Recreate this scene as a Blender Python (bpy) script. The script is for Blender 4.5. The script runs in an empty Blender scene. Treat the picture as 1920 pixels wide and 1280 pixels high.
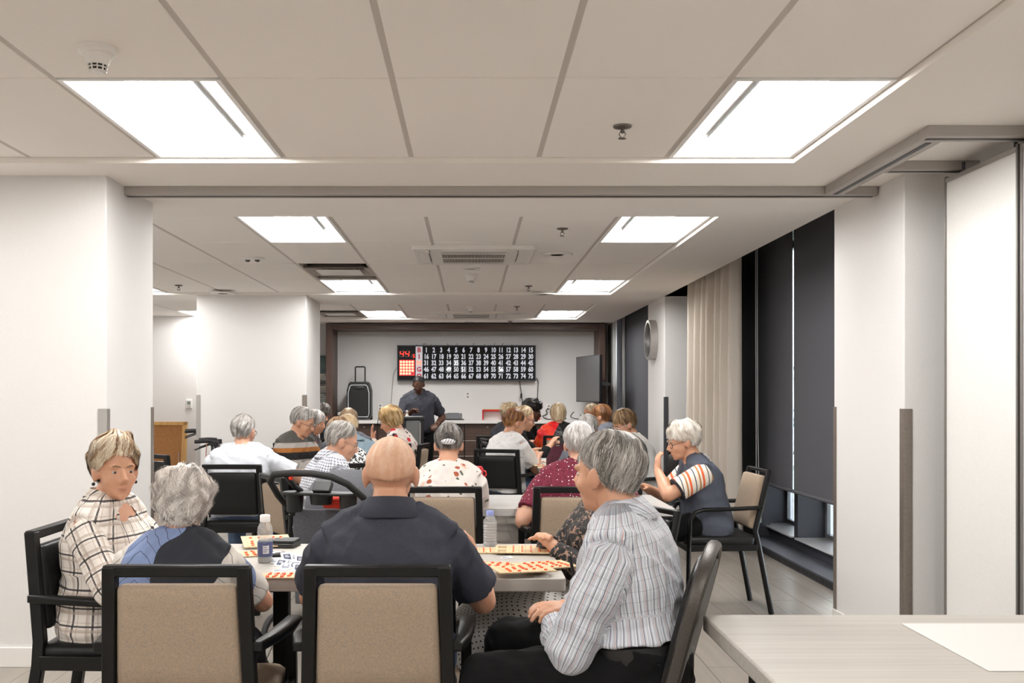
import bpy, bmesh, math, random
import numpy as np
from mathutils import Vector, Matrix, noise as mnoise

scene = bpy.context.scene
COL = scene.collection
R = math.radians
PI = math.pi

# ------------------------------------------------------------------ camera, world, exposure
F = 1911.0            # focal length in pixels of the 1920 px wide frame
VX, VY, CAMZ = 881.0, 742.0, 1.37
cam = bpy.data.cameras.new('camera'); cam_ob = bpy.data.objects.new('camera', cam); COL.objects.link(cam_ob)
cam.sensor_width = 36.0; cam.lens = 36.0 * F / 1920.0
cam.shift_x = (960 - VX) / 1920.0; cam.shift_y = (VY - 640) / 1920.0
cam.clip_start = 0.05; cam.clip_end = 200
cam_ob.location = (0, 0, CAMZ); cam_ob.rotation_euler = (R(90), 0, 0)
scene.camera = cam_ob
scene.view_settings.view_transform = 'Standard'; scene.view_settings.look = 'None'
scene.view_settings.gamma = 1.0; scene.view_settings.use_curve_mapping = False
scene.view_settings.exposure = 0.0
scene.cycles.max_bounces = 8; scene.cycles.diffuse_bounces = 6; scene.cycles.glossy_bounces = 3
scene.cycles.transmission_bounces = 6; scene.cycles.transparent_max_bounces = 8
scene.cycles.caustics_reflective = False; scene.cycles.caustics_refractive = False
scene.cycles.sample_clamp_indirect = 6.0
scene.cycles.use_denoising = True
LAMP = 46.0         # emission of the troffer lenses
SKY = 30.0           # overcast daylight outside
world = bpy.data.worlds.new('world'); scene.world = world; world.use_nodes = True
_bg = world.node_tree.nodes['Background']; _bg.inputs[0].default_value = (.86, .93, 1, 1); _bg.inputs[1].default_value = SKY

def at(x, y, d):
    """metric point seen at photo pixel x, y at distance d along the room"""
    return Vector(((x - VX) * d / F, d, CAMZ - (y - VY) * d / F))

# ------------------------------------------------------------------ materials
def lin(c):
    c = c / 255.0
    return c / 12.92 if c <= .04045 else ((c + .055) / 1.055) ** 2.4
def rgb(h):
    if isinstance(h, str):
        h = h.lstrip('#'); return tuple(lin(int(h[i:i + 2], 16)) for i in (0, 2, 4)) + (1,)
    return tuple(h[:3]) + (1,)

class NT:
    """small helper round a node tree"""
    def __init__(self, name):
        self.mat = bpy.data.materials.new(name); self.mat.use_nodes = True
        self.t = self.mat.node_tree; self.b = self.t.nodes['Principled BSDF']
    def n(self, typ, **kw):
        nd = self.t.nodes.new(typ)
        for k, v in kw.items():
            if k.startswith('i'):
                nd.inputs[int(k[1:])].default_value = v
            else: setattr(nd, k, v)
        return nd
    def l(self, a, b): self.t.links.new(a, b)
    def val(self, x, sock):
        if hasattr(x, 'is_output'): self.l(x, sock)
        else: sock.default_value = x
    def math(self, op, a, b=0.0, c=None, clamp=False):
        nd = self.t.nodes.new('ShaderNodeMath'); nd.operation = op; nd.use_clamp = clamp
        self.val(a, nd.inputs[0]); self.val(b, nd.inputs[1])
        if c is not None: self.val(c, nd.inputs[2])
        return nd.outputs[0]
    def mix(self, f, a, b):
        nd = self.t.nodes.new('ShaderNodeMix'); nd.data_type = 'RGBA'
        self.val(f, nd.inputs[0]); self.val(a, nd.inputs[6]); self.val(b, nd.inputs[7])
        return nd.outputs[2]
    def ramp(self, f, stops, interp='LINEAR'):
        nd = self.t.nodes.new('ShaderNodeValToRGB'); cr = nd.color_ramp; cr.interpolation = interp
        while len(cr.elements) < len(stops): cr.elements.new(.5)
        for e, (p, c) in zip(cr.elements, stops):
            e.position = p; e.color = c if len(c) == 4 else tuple(c) + (1,)
        self.l(f, nd.inputs[0]); return nd.outputs[0]
    def coord(self, kind='Object'):
        return self.t.nodes.new('ShaderNodeTexCoord').outputs[kind]
    def attr(self, name):
        nd = self.t.nodes.new('ShaderNodeAttribute'); nd.attribute_name = name; return nd
    def xyz(self, v):
        nd = self.t.nodes.new('ShaderNodeSeparateXYZ'); self.l(v, nd.inputs[0]); return nd.outputs
    def comb(self, x, y, z=0.0):
        nd = self.t.nodes.new('ShaderNodeCombineXYZ')
        self.val(x, nd.inputs[0]); self.val(y, nd.inputs[1]); self.val(z, nd.inputs[2]); return nd.outputs[0]
    def scale(self, v, s):
        nd = self.t.nodes.new('ShaderNodeMapping'); self.l(v, nd.inputs[0])
        nd.inputs[3].default_value = s if hasattr(s, '__len__') else (s, s, s); return nd.outputs[0]
    def noise(self, v, s=5., det=3., rough=.5, out=0, dist=0.):
        nd = self.t.nodes.new('ShaderNodeTexNoise'); self.l(v, nd.inputs['Vector'])
        nd.inputs['Scale'].default_value = s; nd.inputs['Detail'].default_value = det
        nd.inputs['Roughness'].default_value = rough; nd.inputs['Distortion'].default_value = dist
        return nd.outputs[out]
    def vor(self, v, s=5., out=0, feat='F1', rand=1.0, dim='3D'):
        nd = self.t.nodes.new('ShaderNodeTexVoronoi'); nd.feature = feat; nd.voronoi_dimensions = dim
        self.l(v, nd.inputs['Vector']); nd.inputs['Scale'].default_value = s; nd.inputs['Randomness'].default_value = rand
        return nd.outputs[out]
    def bump(self, h, strength=.3, dist=.01):
        nd = self.t.nodes.new('ShaderNodeBump'); self.l(h, nd.inputs['Height'])
        nd.inputs['Strength'].default_value = strength; nd.inputs['Distance'].default_value = dist
        self.l(nd.outputs[0], self.b.inputs['Normal'])
    def col(self, c): self.val(rgb(c) if not hasattr(c, 'is_output') else c, self.b.inputs['Base Color'])
    def set(self, **kw):
        for k, v in kw.items(): self.val(v, self.b.inputs[k.replace('_', ' ')])
        return self

_mats = {}
def simple(name, c, rough=.5, metal=0., spec=.5, speck=0., speck_scale=300., bump=0., bump_scale=200., bump_dist=.002, sheen=0.):
    """plain procedural material: colour with a fine speckle and a fine relief"""
    if name in _mats: return _mats[name]
    n = NT(name); c = rgb(c); n.set(Roughness=rough, Metallic=metal); n.b.inputs['Specular IOR Level'].default_value = spec
    if sheen: n.b.inputs['Sheen Weight'].default_value = sheen
    v = n.coord()
    if speck:
        f = n.noise(v, speck_scale, 2.)
        lo = tuple(x * (1 - speck) for x in c[:3]) + (1,); hi = tuple(min(1, x * (1 + speck)) for x in c[:3]) + (1,)
        n.col(n.ramp(f, [(.3, lo), (.7, hi)]))
    else: n.b.inputs['Base Color'].default_value = c
    if bump: n.bump(n.noise(v, bump_scale, 3.), bump, bump_dist)
    _mats[name] = n.mat; return n.mat
def emit(name, c, s):
    n = NT(name); c = rgb(c); n.b.inputs['Base Color'].default_value = c
    n.b.inputs['Emission Color'].default_value = c; n.b.inputs['Emission Strength'].default_value = s
    return n.mat

# ------------------------------------------------------------------ mesh building
class MB:
    def __init__(self): self.v = []; self.f = []; self.mi = []; self.m = 0
    def add(self, vs, fs):
        o = len(self.v); self.v += [tuple(p) for p in vs]
        self.f += [tuple(i + o for i in q) for q in fs]; self.mi += [self.m] * len(fs)
        return self
    def box(self, c, s, M=None):
        hx, hy, hz = s[0] / 2, s[1] / 2, s[2] / 2; c = Vector(c)
        vs = [Vector((x, y, z)) for z in (-hz, hz) for x, y in ((-hx, -hy), (hx, -hy), (hx, hy), (-hx, hy))]
        if M is not None: vs = [M @ p for p in vs]
        return self.add([p + c for p in vs], [(3, 2, 1, 0), (4, 5, 6, 7), (0, 1, 5, 4), (1, 2, 6, 5), (2, 3, 7, 6), (3, 0, 4, 7)])
    def bx(self, x0, x1, y0, y1, z0, z1):
        return self.box(((x0 + x1) / 2, (y0 + y1) / 2, (z0 + z1) / 2), (abs(x1 - x0), abs(y1 - y0), abs(z1 - z0)))
    def loft(self, rings, caps=True, closed=False):
        n = len(rings[0]); vs = [p for r in rings for p in r]; fs = []
        k = len(rings)
        for i in range(k if closed else k - 1):
            a, b = i * n, ((i + 1) % k) * n
            for j in range(n): fs.append((a + j, a + (j + 1) % n, b + (j + 1) % n, b + j))
        if caps and not closed: fs += [tuple(range(n - 1, -1, -1)), tuple(range((k - 1) * n, k * n))]
        return self.add(vs, fs)
    def tube(self, pts, r, n=8, closed=False, flat=None):
        pts = [Vector(p) for p in pts]; k = len(pts); rs = r if hasattr(r, '__len__') else [r] * k
        rings = []; up = None
        for i, p in enumerate(pts):
            if closed: t = pts[(i + 1) % k] - pts[i - 1]
            else: t = pts[min(i + 1, k - 1)] - pts[max(i - 1, 0)]
            t.normalize()
            if up is None: up = Vector((0, 0, 1)) if abs(t.z) < .9 else Vector((0, 1, 0))
            a = t.cross(up).normalized(); up = a.cross(t).normalized()
            fa, fb = flat if flat else (1, 1)
            rings.append([p + (a * math.cos(2 * PI * j / n) * fa + up * math.sin(2 * PI * j / n) * fb) * rs[i] for j in range(n)])
        return self.loft(rings, closed=closed)
    def cyl(self, p0, p1, r0, r1=None, n=16): return self.tube([p0, p1], [r0, r0 if r1 is None else r1], n)
    def bar(self, p0, p1, w, h, up=(0, 0, 1)):
        """square bar from p0 to p1, w across, h along up"""
        p0, p1 = Vector(p0), Vector(p1); t = (p1 - p0).normalized(); up = Vector(up)
        a = t.cross(up).normalized(); u = a.cross(t).normalized()
        return self.loft([[p + a * sx * w / 2 + u * sz * h / 2 for sx, sz in ((-1, -1), (1, -1), (1, 1), (-1, 1))] for p in (p0, p1)])
    def ell(self, c, r, nu=16, nv=10, M=None):
        c = Vector(c); vs = []; fs = []
        for i in range(1, nv):
            th = PI * i / nv
            for j in range(nu):
                ph = 2 * PI * j / nu
                p = Vector((r[0] * math.sin(th) * math.cos(ph), r[1] * math.sin(th) * math.sin(ph), r[2] * math.cos(th)))
                vs.append((M @ p if M is not None else p) + c)
        t = Vector((0, 0, r[2])); b = -t
        vs += [(M @ t if M is not None else t) + c, (M @ b if M is not None else b) + c]
        T, B = len(vs) - 2, len(vs) - 1
        for i in range(nv - 2):
            for j in range(nu): fs.append((i * nu + j, (i + 1) * nu + j, (i + 1) * nu + (j + 1) % nu, i * nu + (j + 1) % nu))
        for j in range(nu):
            fs.append((T, j, (j + 1) % nu)); fs.append((B, (nv - 2) * nu + (j + 1) % nu, (nv - 2) * nu + j))
        return self.add(vs, fs)
    def lathe(self, prof, n=24, c=(0, 0, 0), axis='z'):
        c = Vector(c); rings = []
        for r_, z in prof:
            ring = []
            for j in range(n):
                a = 2 * PI * j / n; x, y = r_ * math.cos(a), r_ * math.sin(a)
                ring.append(c + (Vector((x, y, z)) if axis == 'z' else Vector((z, x, y)) if axis == 'x' else Vector((y, z, x))))
            rings.append(ring)
        return self.loft(rings)
    def prism(self, poly, lo, hi, axis='z'):
        def q(p, h): return {'z': (p[0], p[1], h), 'y': (p[0], h, p[1]), 'x': (h, p[0], p[1])}[axis]
        return self.loft([[q(p, lo) for p in poly], [q(p, hi) for p in poly]])
    def build(self, name, mats, parent=None, smooth=False, bevel=0., segs=2, angle=40, data=None, fix=True):
        me = bpy.data.meshes.new(name); me.from_pydata([tuple(p) for p in self.v], [], self.f)
        for m in (mats if isinstance(mats, (list, tuple)) else [mats]): me.materials.append(m)
        if self.m or any(self.mi): me.polygons.foreach_set('material_index', self.mi)
        if fix:
            bm = bmesh.new(); bm.from_mesh(me); bmesh.ops.recalc_face_normals(bm, faces=bm.faces); bm.to_mesh(me); bm.free()
        if smooth or bevel:
            me.polygons.foreach_set('use_smooth', [True] * len(me.polygons)); me.set_sharp_from_angle(angle=R(angle))
        me.update()
        ob = link(name, me, parent)
        if bevel:
            b = ob.modifiers.new('bevel', 'BEVEL'); b.width = bevel; b.segments = segs; b.limit_method = 'ANGLE'; b.angle_limit = R(40)
        return ob

def link(name, me, parent=None):
    ob = bpy.data.objects.new(name, me); COL.objects.link(ob)
    if parent is not None: ob.parent = parent
    return ob
def tag(o, label=None, cat=None, group=None, kind=None):
    if label: o['label'] = label
    if cat: o['category'] = cat
    if group: o['group'] = group
    if kind: o['kind'] = kind
    return o
def empty(name, label, cat, loc=(0, 0, 0), rz=0., group=None):
    o = bpy.data.objects.new(name, None); o.empty_display_size = .1; COL.objects.link(o)
    o.location = loc; o.rotation_euler = (0, 0, rz); return tag(o, label, cat, group)
def kids(o): return [c for c in COL.objects if c.parent == o]
def copy_tree(o, parent=None, _idx=None):
    if _idx is None:
        _idx = {}
        for c in COL.objects:
            if c.parent is not None: _idx.setdefault(c.parent.name, []).append(c)
    c = o.copy(); COL.objects.link(c)
    if parent is not None: c.parent = parent
    for ch in _idx.get(o.name, []): copy_tree(ch, c, _idx)
    return c
def struct(name, mb, mats, parent=None, **kw):
    o = mb.build(name, mats, parent, **kw)
    if parent is None: o['kind'] = 'structure'
    return o
def rrect(x0, x1, y0, y1, r, n=4):
    """rounded rectangle outline"""
    out = []
    for cx, cy, a0 in ((x1 - r, y0 + r, -90), (x1 - r, y1 - r, 0), (x0 + r, y1 - r, 90), (x0 + r, y0 + r, 180)):
        for k in range(n + 1):
            a = R(a0 + 90 * k / n); out.append((cx + r * math.cos(a), cy + r * math.sin(a)))
    return out
def text_ob(name, body, size, loc, rot, mat, parent=None, align='CENTER', width=1.0, bold=0.0, depth=.001):
    """writing as flat mesh letters"""
    cu = bpy.data.curves.new(name, 'FONT'); cu.body = body; cu.size = size; cu.align_x = align; cu.align_y = 'CENTER'
    cu.extrude = depth; cu.offset = bold; cu.resolution_u = 3
    o = bpy.data.objects.new('tmp', cu); TS.collection.objects.link(o); TS.view_layers[0].update()
    me = bpy.data.meshes.new_from_object(o.evaluated_get(TS.view_layers[0].depsgraph)); bpy.data.objects.remove(o)
    M = Matrix.LocRotScale(Vector(loc), rot.to_quaternion() if hasattr(rot, 'to_quaternion') else rot, Vector((width, 1, 1)))
    me.transform(M); me.materials.clear(); me.materials.append(mat)
    return link(name, me, parent)
TS = bpy.data.scenes.new('scratch')   # evaluates modifiers away from the real scene; removed at the end
# ------------------------------------------------------------------ shared materials
M_wall = simple('wall_paint', '#dddbd9', .75, speck=.015, speck_scale=120, bump=.12, bump_scale=350, bump_dist=.001)
M_ceil = simple('soffit_paint', '#f1ece6', .85, speck=.02, speck_scale=200, bump=.12, bump_scale=350, bump_dist=.001)
M_tile = simple('ceiling_tile_face', '#f3eee8', .9, speck=.04, speck_scale=420, bump=.35, bump_scale=380, bump_dist=.0015)
M_gridd = simple('grid_joint', '#8f8780', .7)
M_grid = simple('grid_metal', '#c4bdb5', .6)
M_white = simple('white_enamel', '#f4f3f1', .35)
M_reflect = simple('reflector_white', '#e9e9e8', .5)
M_lens = emit('lamp_lens', (1.0, .99, .972), LAMP)
M_plastic_w = simple('white_plastic', '#e9e7e3', .4)
M_bronze = simple('bronze_angle', '#8d837b', .35, metal=.6, speck=.08, speck_scale=60)
M_alu = simple('brushed_aluminium', '#b4b1ae', .35, metal=.8, speck=.05)
M_darkgrey = simple('dark_grey_paint', '#3a3b41', .6, speck=.05)
M_black = simple('black_paint', '#151414', .45, bump=.06, bump_scale=250)
M_blackplastic = simple('black_plastic', '#1a1a1b', .45)
M_base = simple('baseboard_vinyl', '#e6e3df', .5)
M_chrome = simple('chrome', '#d8d8d8', .2, metal=1.)

def wood(name, a, b, sx=3., sy=40., rough=.45, axis=0, bump=.1):
    n = NT(name); v = n.coord(); s = [sy, sy, sy]; s[axis] = sx
    w = n.scale(v, tuple(s)); f = n.noise(w, 1., 4., .6, dist=.4)
    n.col(n.ramp(f, [(.3, rgb(a)), (.7, rgb(b))])); n.set(Roughness=rough); n.bump(f, bump, .001); return n.mat
M_walnut = wood('walnut_laminate', '#3b2b25', '#594238', 2.5, 45, axis=0)
M_walnut_v = wood('walnut_frame', '#43312a', '#584138', 2.5, 45, axis=2)
M_top = wood('pale_ash_laminate', '#aca69e', '#bdb8b0', 1.5, 60, .4, axis=0, bump=.04)

def plank_mat():
    n = NT('oak_plank'); v = n.coord()
    oi = n.t.nodes.new('ShaderNodeObjectInfo'); sh = n.t.nodes.new('ShaderNodeVectorMath'); sh.operation = 'ADD'
    n.l(v, sh.inputs[0]); n.l(n.comb(n.math('MULTIPLY', oi.outputs['Random'], 37.), n.math('MULTIPLY', oi.outputs['Random'], 91.)), sh.inputs[1])
    w = n.scale(sh.outputs[0], (16, .9, 1)); f = n.noise(w, 1.6, 4., .55, dist=.5)
    g = n.noise(n.scale(sh.outputs[0], (60, 2, 1)), 1., 3., .6)
    c = n.ramp(f, [(.2, rgb('#8b8279')), (.5, rgb('#979087')), (.8, rgb('#a29a91'))])
    c = n.mix(n.math('MULTIPLY', g, .2), c, rgb('#82796f'))
    c = n.mix(n.math('MULTIPLY', oi.outputs['Random'], .18), c, rgb('#7d746b'))
    n.col(c); n.set(Roughness=.3); n.b.inputs['Specular IOR Level'].default_value = .4
    return n.mat
M_plank = plank_mat()

# ------------------------------------------------------------------ floor
XL, XR, YB, YF = -4.8, 2.18, -3.7, 16.1
floor = struct('floor', MB().bx(XL - .2, 3.3, YB - .2, YF + .2, -.12, -.006), simple('subfloor', '#6f675f', .8))
pw, pl = .2, 1.5
_me = None
_stuff = MB()
cnt = 0
for i in range(int((XR + .8 - XL) / pw) + 1):
    x = XL + i * pw; off = (i * .53) % 1.0 * pl
    for j in range(-1, int((YF - YB) / pl) + 2):
        y0 = max(YB, YB + j * pl + off); y1 = min(YF, YB + (j + 1) * pl + off)
        if y1 - y0 < .05: continue
        yc = (y0 + y1) / 2; near = (1.2 < y1 and y0 < 9.6 and abs(x) < 3.05 and (x > -2.6)) and cnt < 300
        full = abs((y1 - y0) - pl) < 1e-6
        if near:
            cnt += 1
            if full and _me is not None:
                o = link('plank', _me, floor)
            else:
                o = MB().box((0, 0, -.004), (pw - .0025, y1 - y0 - .003, .008)).build('plank', M_plank, floor, bevel=0)
                if full and _me is None: _me = o.data
            o.location = (x + pw / 2, yc, 0)
        else:
            _stuff.box((x + pw / 2, yc, -.004), (pw - .0025, y1 - y0 - .003, .008))
o = _stuff.build('outer_planks', M_plank, floor); o['kind'] = 'stuff'

# ------------------------------------------------------------------ walls
ZS, ZT, ZP = 2.485, 2.51, 2.95     # soffit, tile face, top of structure
struct('wall_back', MB().bx(XL - .2, 3.3, YB - .2, YB, 0, ZP), M_wall)
struct('wall_left', MB().bx(XL - .2, XL, YB, 14.55, 0, ZP), M_wall)
struct('wall_far', MB().bx(-2.95, 2.35, YF, YF + .2, 0, ZP), M_wall)
w = MB().bx(XL - .2, -2.95, 14.55, 14.75, 0, ZP).bx(-3.05, -2.95, 14.75, YF + .2, 0, ZP)
struct('wall_far_left', w, M_wall)
struct('wall_right', MB().bx(2.72, 2.9, YB, 5.3, 0, ZP), M_wall)
# piers
struct('wall_pier_left', MB().bx(XL, -1.84, 5.16, 5.92, 0, ZP), M_wall, bevel=.006)
struct('wall_pier_left_rear', MB().bx(-3.03, -1.815, 11.3, 12.35, 0, ZP), M_wall, bevel=.006)
struct('wall_pier_right', MB().bx(2.18, 3.1, 5.12, 6.1, 0, ZP), M_wall, bevel=.006)
struct('wall_pier_right_rear', MB().bx(2.18, 3.1, 11.41, 12.47, 0, ZP), M_wall, bevel=.006)
struct('wall_pier_right_end', MB().bx(2.18, 3.1, 15.5, 16.3, 0, ZP), M_wall, bevel=.006)
# baseboards
def baseb(name, *bxs):
    m = MB()
    for b in bxs: m.bx(*b)
    return struct(name, m, M_base, bevel=.003)
baseb('baseboard_left', (XL, -1.84, 5.145, 5.16, 0, .1), (-1.84, -1.827, 5.145, 5.92, 0, .1))
baseb('baseboard_left_rear', (-3.03, -1.815, 11.288, 11.3, 0, .1), (-1.815, -1.803, 11.288, 12.35, 0, .1))
baseb('baseboard_far_left', (XL, -2.95, 14.538, 14.55, 0, .1))
baseb('baseboard_right', (2.168, 2.18, 5.108, 6.1, 0, .1), (2.168, 2.72, 5.108, 5.12, 0, .1))
baseb('baseboard_right_rear', (2.168, 2.18, 11.4, 12.47, 0, .1), (2.168, 2.6, 11.398, 11.41, 0, .1))
# corner guards on the piers
def guard(i, x, y, sx, sy, mat, z=1.305):
    m = MB(); t = .004; wd = .042
    m.bx(x, x + sx * wd, y - sy * t, y, 0.0, z).bx(x - sx * t, x, y - sy * t, y + sy * wd, 0.0, z)
    struct('trim_%d' % i, m, mat)
guard(1, -1.84, 5.16, -1, 1, M_alu); guard(2, -1.84, 5.92, -1, -1, M_bronze)
guard(3, -3.03, 11.3, 1, 1, M_alu, 1.38); guard(4, -1.815, 11.3, -1, 1, M_bronze, 1.38)
guard(5, 2.18, 5.12, 1, 1, M_bronze); guard(6, 2.18, 6.1, 1, -1, M_bronze)
guard(7, 2.18, 11.41, 1, 1, M_darkgrey, 1.36)

# ------------------------------------------------------------------ ceiling
GX0, NCOL, TW, TL = -4.55, 10, .61, 1.22
GX1 = GX0 + NCOL * TW
SECT = [(-3.66, 7), (6.35, 4), (12.42, 2)]
ends = [(y0, y0 + n * TL) for y0, n in SECT]
m = MB()
m.bx(XL - .2, GX0, YB, YF + .2, ZS, ZP).bx(GX1, 2.18, YB, YF + .2, ZS, ZP)
ys = [YB] + [v for e in ends for v in e] + [YF]
for a, b in zip(ys[0::2], ys[1::2]): m.bx(GX0, GX1, a, b, ZS, ZP)
m.bx(2.18, 3.1, YB, 6.1, ZS, ZP).bx(2.18, 3.1, 11.41, 12.47, ZS, ZP)
m.bx(2.18, 3.1, 6.1, 11.41, 2.85, ZP).bx(2.18, 3.1, 12.47, 16.3, 2.85, ZP)
for a, b in ends: m.bx(GX0, GX1, a, b, ZT + .13, ZP)
ceiling = struct('ceiling', m, M_ceil)
lamp_cells = {}
for s, (y0, n) in enumerate(SECT):
    for r in range(n):
        ly = round(y0 + r * TL, 2)
        if ly in (-3.66, 0.0, 3.66, 6.35, 10.01, 13.64):
            for c in (1, 5, 9): lamp_cells[(s, r, c)] = (GX0 + c * TW + TW / 2, y0 + r * TL + TL / 2)
vent_cells = {(1, 2, 5), (2, 1, 4)}
tile_me = None
for s, (y0, n) in enumerate(SECT):
    for r in range(n):
        for c in range(NCOL):
            if (s, r, c) in lamp_cells or (s, r, c) in vent_cells: continue
            if tile_me is None:
                o = MB().box((0, 0, .009), (TW - .022, TL - .009, .018)).build('ceiling_tile', M_tile, ceiling, bevel=.003, segs=1); tile_me = o.data
            else:
                o = link('ceiling_tile', tile_me, ceiling)
                b = o.modifiers.new('bevel', 'BEVEL'); b.width = .003; b.segments = 1; b.limit_method = 'ANGLE'
            o.location = (GX0 + (c + .5) * TW, y0 + (r + .5) * TL, ZT + random.Random(s * 99 + r * 17 + c).uniform(0, .002))
    for c in range(NCOL + 1):
        x = GX0 + c * TW
        MB().bx(x - .012, x + .012, y0, y0 + n * TL, ZT + .004, ZT + .03).build('grid_runner', M_grid, ceiling)
    for r in range(n + 1):
        y = y0 + r * TL
        MB().bx(GX0, GX1, y - .012, y + .012, ZT + .012, ZT + .03).build('cross_runner', M_gridd, ceiling)

# troffer lamps
def troffer():
    t = empty('ceiling_light', '', 'ceiling light')
    w, l, fr = .588, 1.205, .018
    m = MB()
    m.bx(-w / 2, w / 2, -l / 2, -l / 2 + fr, -.003, .01).bx(-w / 2, w / 2, l / 2 - fr, l / 2, -.003, .01)
    m.bx(-w / 2, -w / 2 + fr, -l / 2, l / 2, -.003, .01).bx(w / 2 - fr, w / 2, -l / 2, l / 2, -.003, .01)
    m.build('frame', M_white, t)
    xs = [(-w / 2 + fr, .0), (-.26, .04), (-.2, .075), (-.1, .09), (.1, .09), (.2, .075), (.26, .04), (w / 2 - fr, .0)]
    a = -l / 2 + fr; b = l / 2 - fr
    vs = [(x, y, z) for y in (a, b) for x, z in xs]; k = len(xs)
    fs = [(i, i + 1, k + i + 1, k + i) for i in range(k - 1)] + [tuple(range(k)), tuple(range(2 * k - 1, k - 1, -1))]
    MB().add(vs, fs).build('reflector', M_reflect, t, smooth=True, fix=False)
    m = MB(); rings = []; n = 10
    for y, s in ((a + .06, .75), (a + .1, 1), (b - .1, 1), (b - .06, .75)):
        rings.append([(.125 * s * math.cos(PI + PI * j / n), y, .078 + .07 * s * math.sin(PI + PI * j / n)) for j in range(n + 1)])
    m.loft(rings); m.build('lens', M_lens, t, smooth=True)
    m = MB()
    for sx in (-1, 1): m.bx(sx * .127 - .002, sx * .127 + .002, a + .06, b - .06, .068, .092)
    m.build('lens_rail', simple('lens_edge_shade', '#8d8d8b', .5), t)  # rails coloured grey to draw the dark shading lines at the lens edges
    return t
tro = troffer(); first = True
places = ['leftmost column out of frame', 'left column', 'right column']
names = {0: 'near section of the ceiling', 1: 'middle section', 2: 'far section'}
for (s, r, c), (x, y) in sorted(lamp_cells.items()):
    t = tro if first else copy_tree(tro); first = False
    t.location = (x, y, ZT)
    ly = round(y - TL / 2, 2)
    where = {3.66: 'in the near grid', 6.35: 'just past the track',
             10.01: 'in line with the rear piers', 13.64: 'before the bingo wall',
             0.0: 'directly above the camera', -3.66: 'at the back of the room'}[ly]
    side = {1: 'far left', 5: 'over the left tables', 9: 'beside the window soffit'}[c]
    tag(t, 'white recessed troffer light %s, %s' % (where, side), 'ceiling light', 'recessed troffer lights')

# ceiling fittings
def sprinkler(x, y, z, label):
    t = empty('sprinkler_head', label, 'sprinkler', (x, y, z), group='sprinkler heads')
    MB().lathe([(.04, 0), (.038, -.006), (.016, -.012), (.012, -.012)], 20).build('escutcheon', M_chrome_d, t, smooth=True)
    m = MB().cyl((0, 0, -.01), (0, 0, -.03), .007, .006, 8)
    for sx in (-1, 1): m.tube([(sx * .006, 0, -.02), (sx * .014, 0, -.035), (sx * .004, 0, -.05)], .0025, 6)
    m.build('frame', M_chrome_d, t, smooth=True)
    MB().lathe([(.003, -.047), (.018, -.05), (.018, -.053), (.003, -.053)], 12).build('deflector', M_chrome_d, t)
M_chrome_d = simple('dull_chrome', '#6d655f', .4, metal=.7)
sprinkler(.645, 4.31, ZT, 'nearest sprinkler head, beside the right near troffer')
sprinkler(.63, 6.94, ZT, 'sprinkler head left of the middle right troffer')
sprinkler(.61, 10.57, ZT, 'sprinkler head left of the right troffer before the rear pier')
sprinkler(.60, 13.0, ZT, 'sprinkler head beside the rear ceiling cassette')
sprinkler(-3.0, 10.5, ZT, 'sprinkler head in the left aisle beside the clipped troffer')
sprinkler(.60, 15.2, ZS, 'farthest sprinkler head, in the soffit before the bingo wall')

def detector(x, y, label, s=1.):
    t = empty('smoke_detector', label, 'smoke detector', (x, y, ZT), group='smoke detectors')
    MB().lathe([(.062 * s, 0), (.062 * s, -.016), (.056 * s, -.022), (.046 * s, -.024)], 28).build('base', M_plastic_w, t, smooth=True)
    MB().lathe([(.046 * s, -.022), (.034 * s, -.055), (.033 * s, -.058)], 28).build('body', M_plastic_w, t, smooth=True)
    MB().lathe([(.029 * s, -.056), (.025 * s, -.074)], 20).build('dark_chamber', M_black, t, smooth=True)
    m = MB()
    for k in range(10):
        a = 2 * PI * k / 10; m.bar((.031 * s * math.cos(a), .031 * s * math.sin(a), -.056), (.027 * s * math.cos(a), .027 * s * math.sin(a), -.078), .004, .004, (math.cos(a), math.sin(a), 0))
    for z, r_ in ((-.066, .029), (-.077, .027)): m.tube([(r_ * s * math.cos(2 * PI * j / 24), r_ * s * math.sin(2 * PI * j / 24), z) for j in range(24)], .0022, 6, closed=True)
    m.lathe([(.026 * s, -.076), (.018 * s, -.083)], 20); m.build('cage', M_plastic_w, t, smooth=True)
detector(-1.22, 3.34, 'white smoke detector with slotted tip, nearest, above the left near troffer')
detector(.01, 9.6, 'white smoke detector behind the ceiling cassette with the small speaker')
detector(.01, 13.05, 'white smoke detector just before the rear ceiling cassette', .9)

def ceil_disc(x, y, z, r_, label):
    t = empty('ceiling_speaker', label, 'ceiling speaker', (x, y, z), group='round ceiling speakers')
    MB().lathe([(r_, 0), (r_, -.006), (r_ * .9, -.011), (r_ * .86, -.008)], 32).build('rim', M_plastic_w, t, smooth=True)
    MB().lathe([(r_ * .86, -.006), (r_ * .4, -.008), (.003, -.008)], 28).build('grille', simple('speaker_grille', '#d5cfc8', .7, speck=.12, speck_scale=500), t, smooth=True)
ceil_disc(.70, 8.2, ZT, .13, 'round ceiling speaker to the right of the front cassette')
ceil_disc(.015, 9.1, ZT, .08, 'small round ceiling speaker right behind the front cassette')
ceil_disc(.8, 11.15, ZS, .125, 'round ceiling speaker in the soffit between the grids, right')
ceil_disc(-2.68, 11.05, ZS, .13, 'round ceiling speaker in the soffit above the rear left pier')
ceil_disc(.65, 14.1, ZT, .13, 'round ceiling speaker to the right of the rear cassette')

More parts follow.
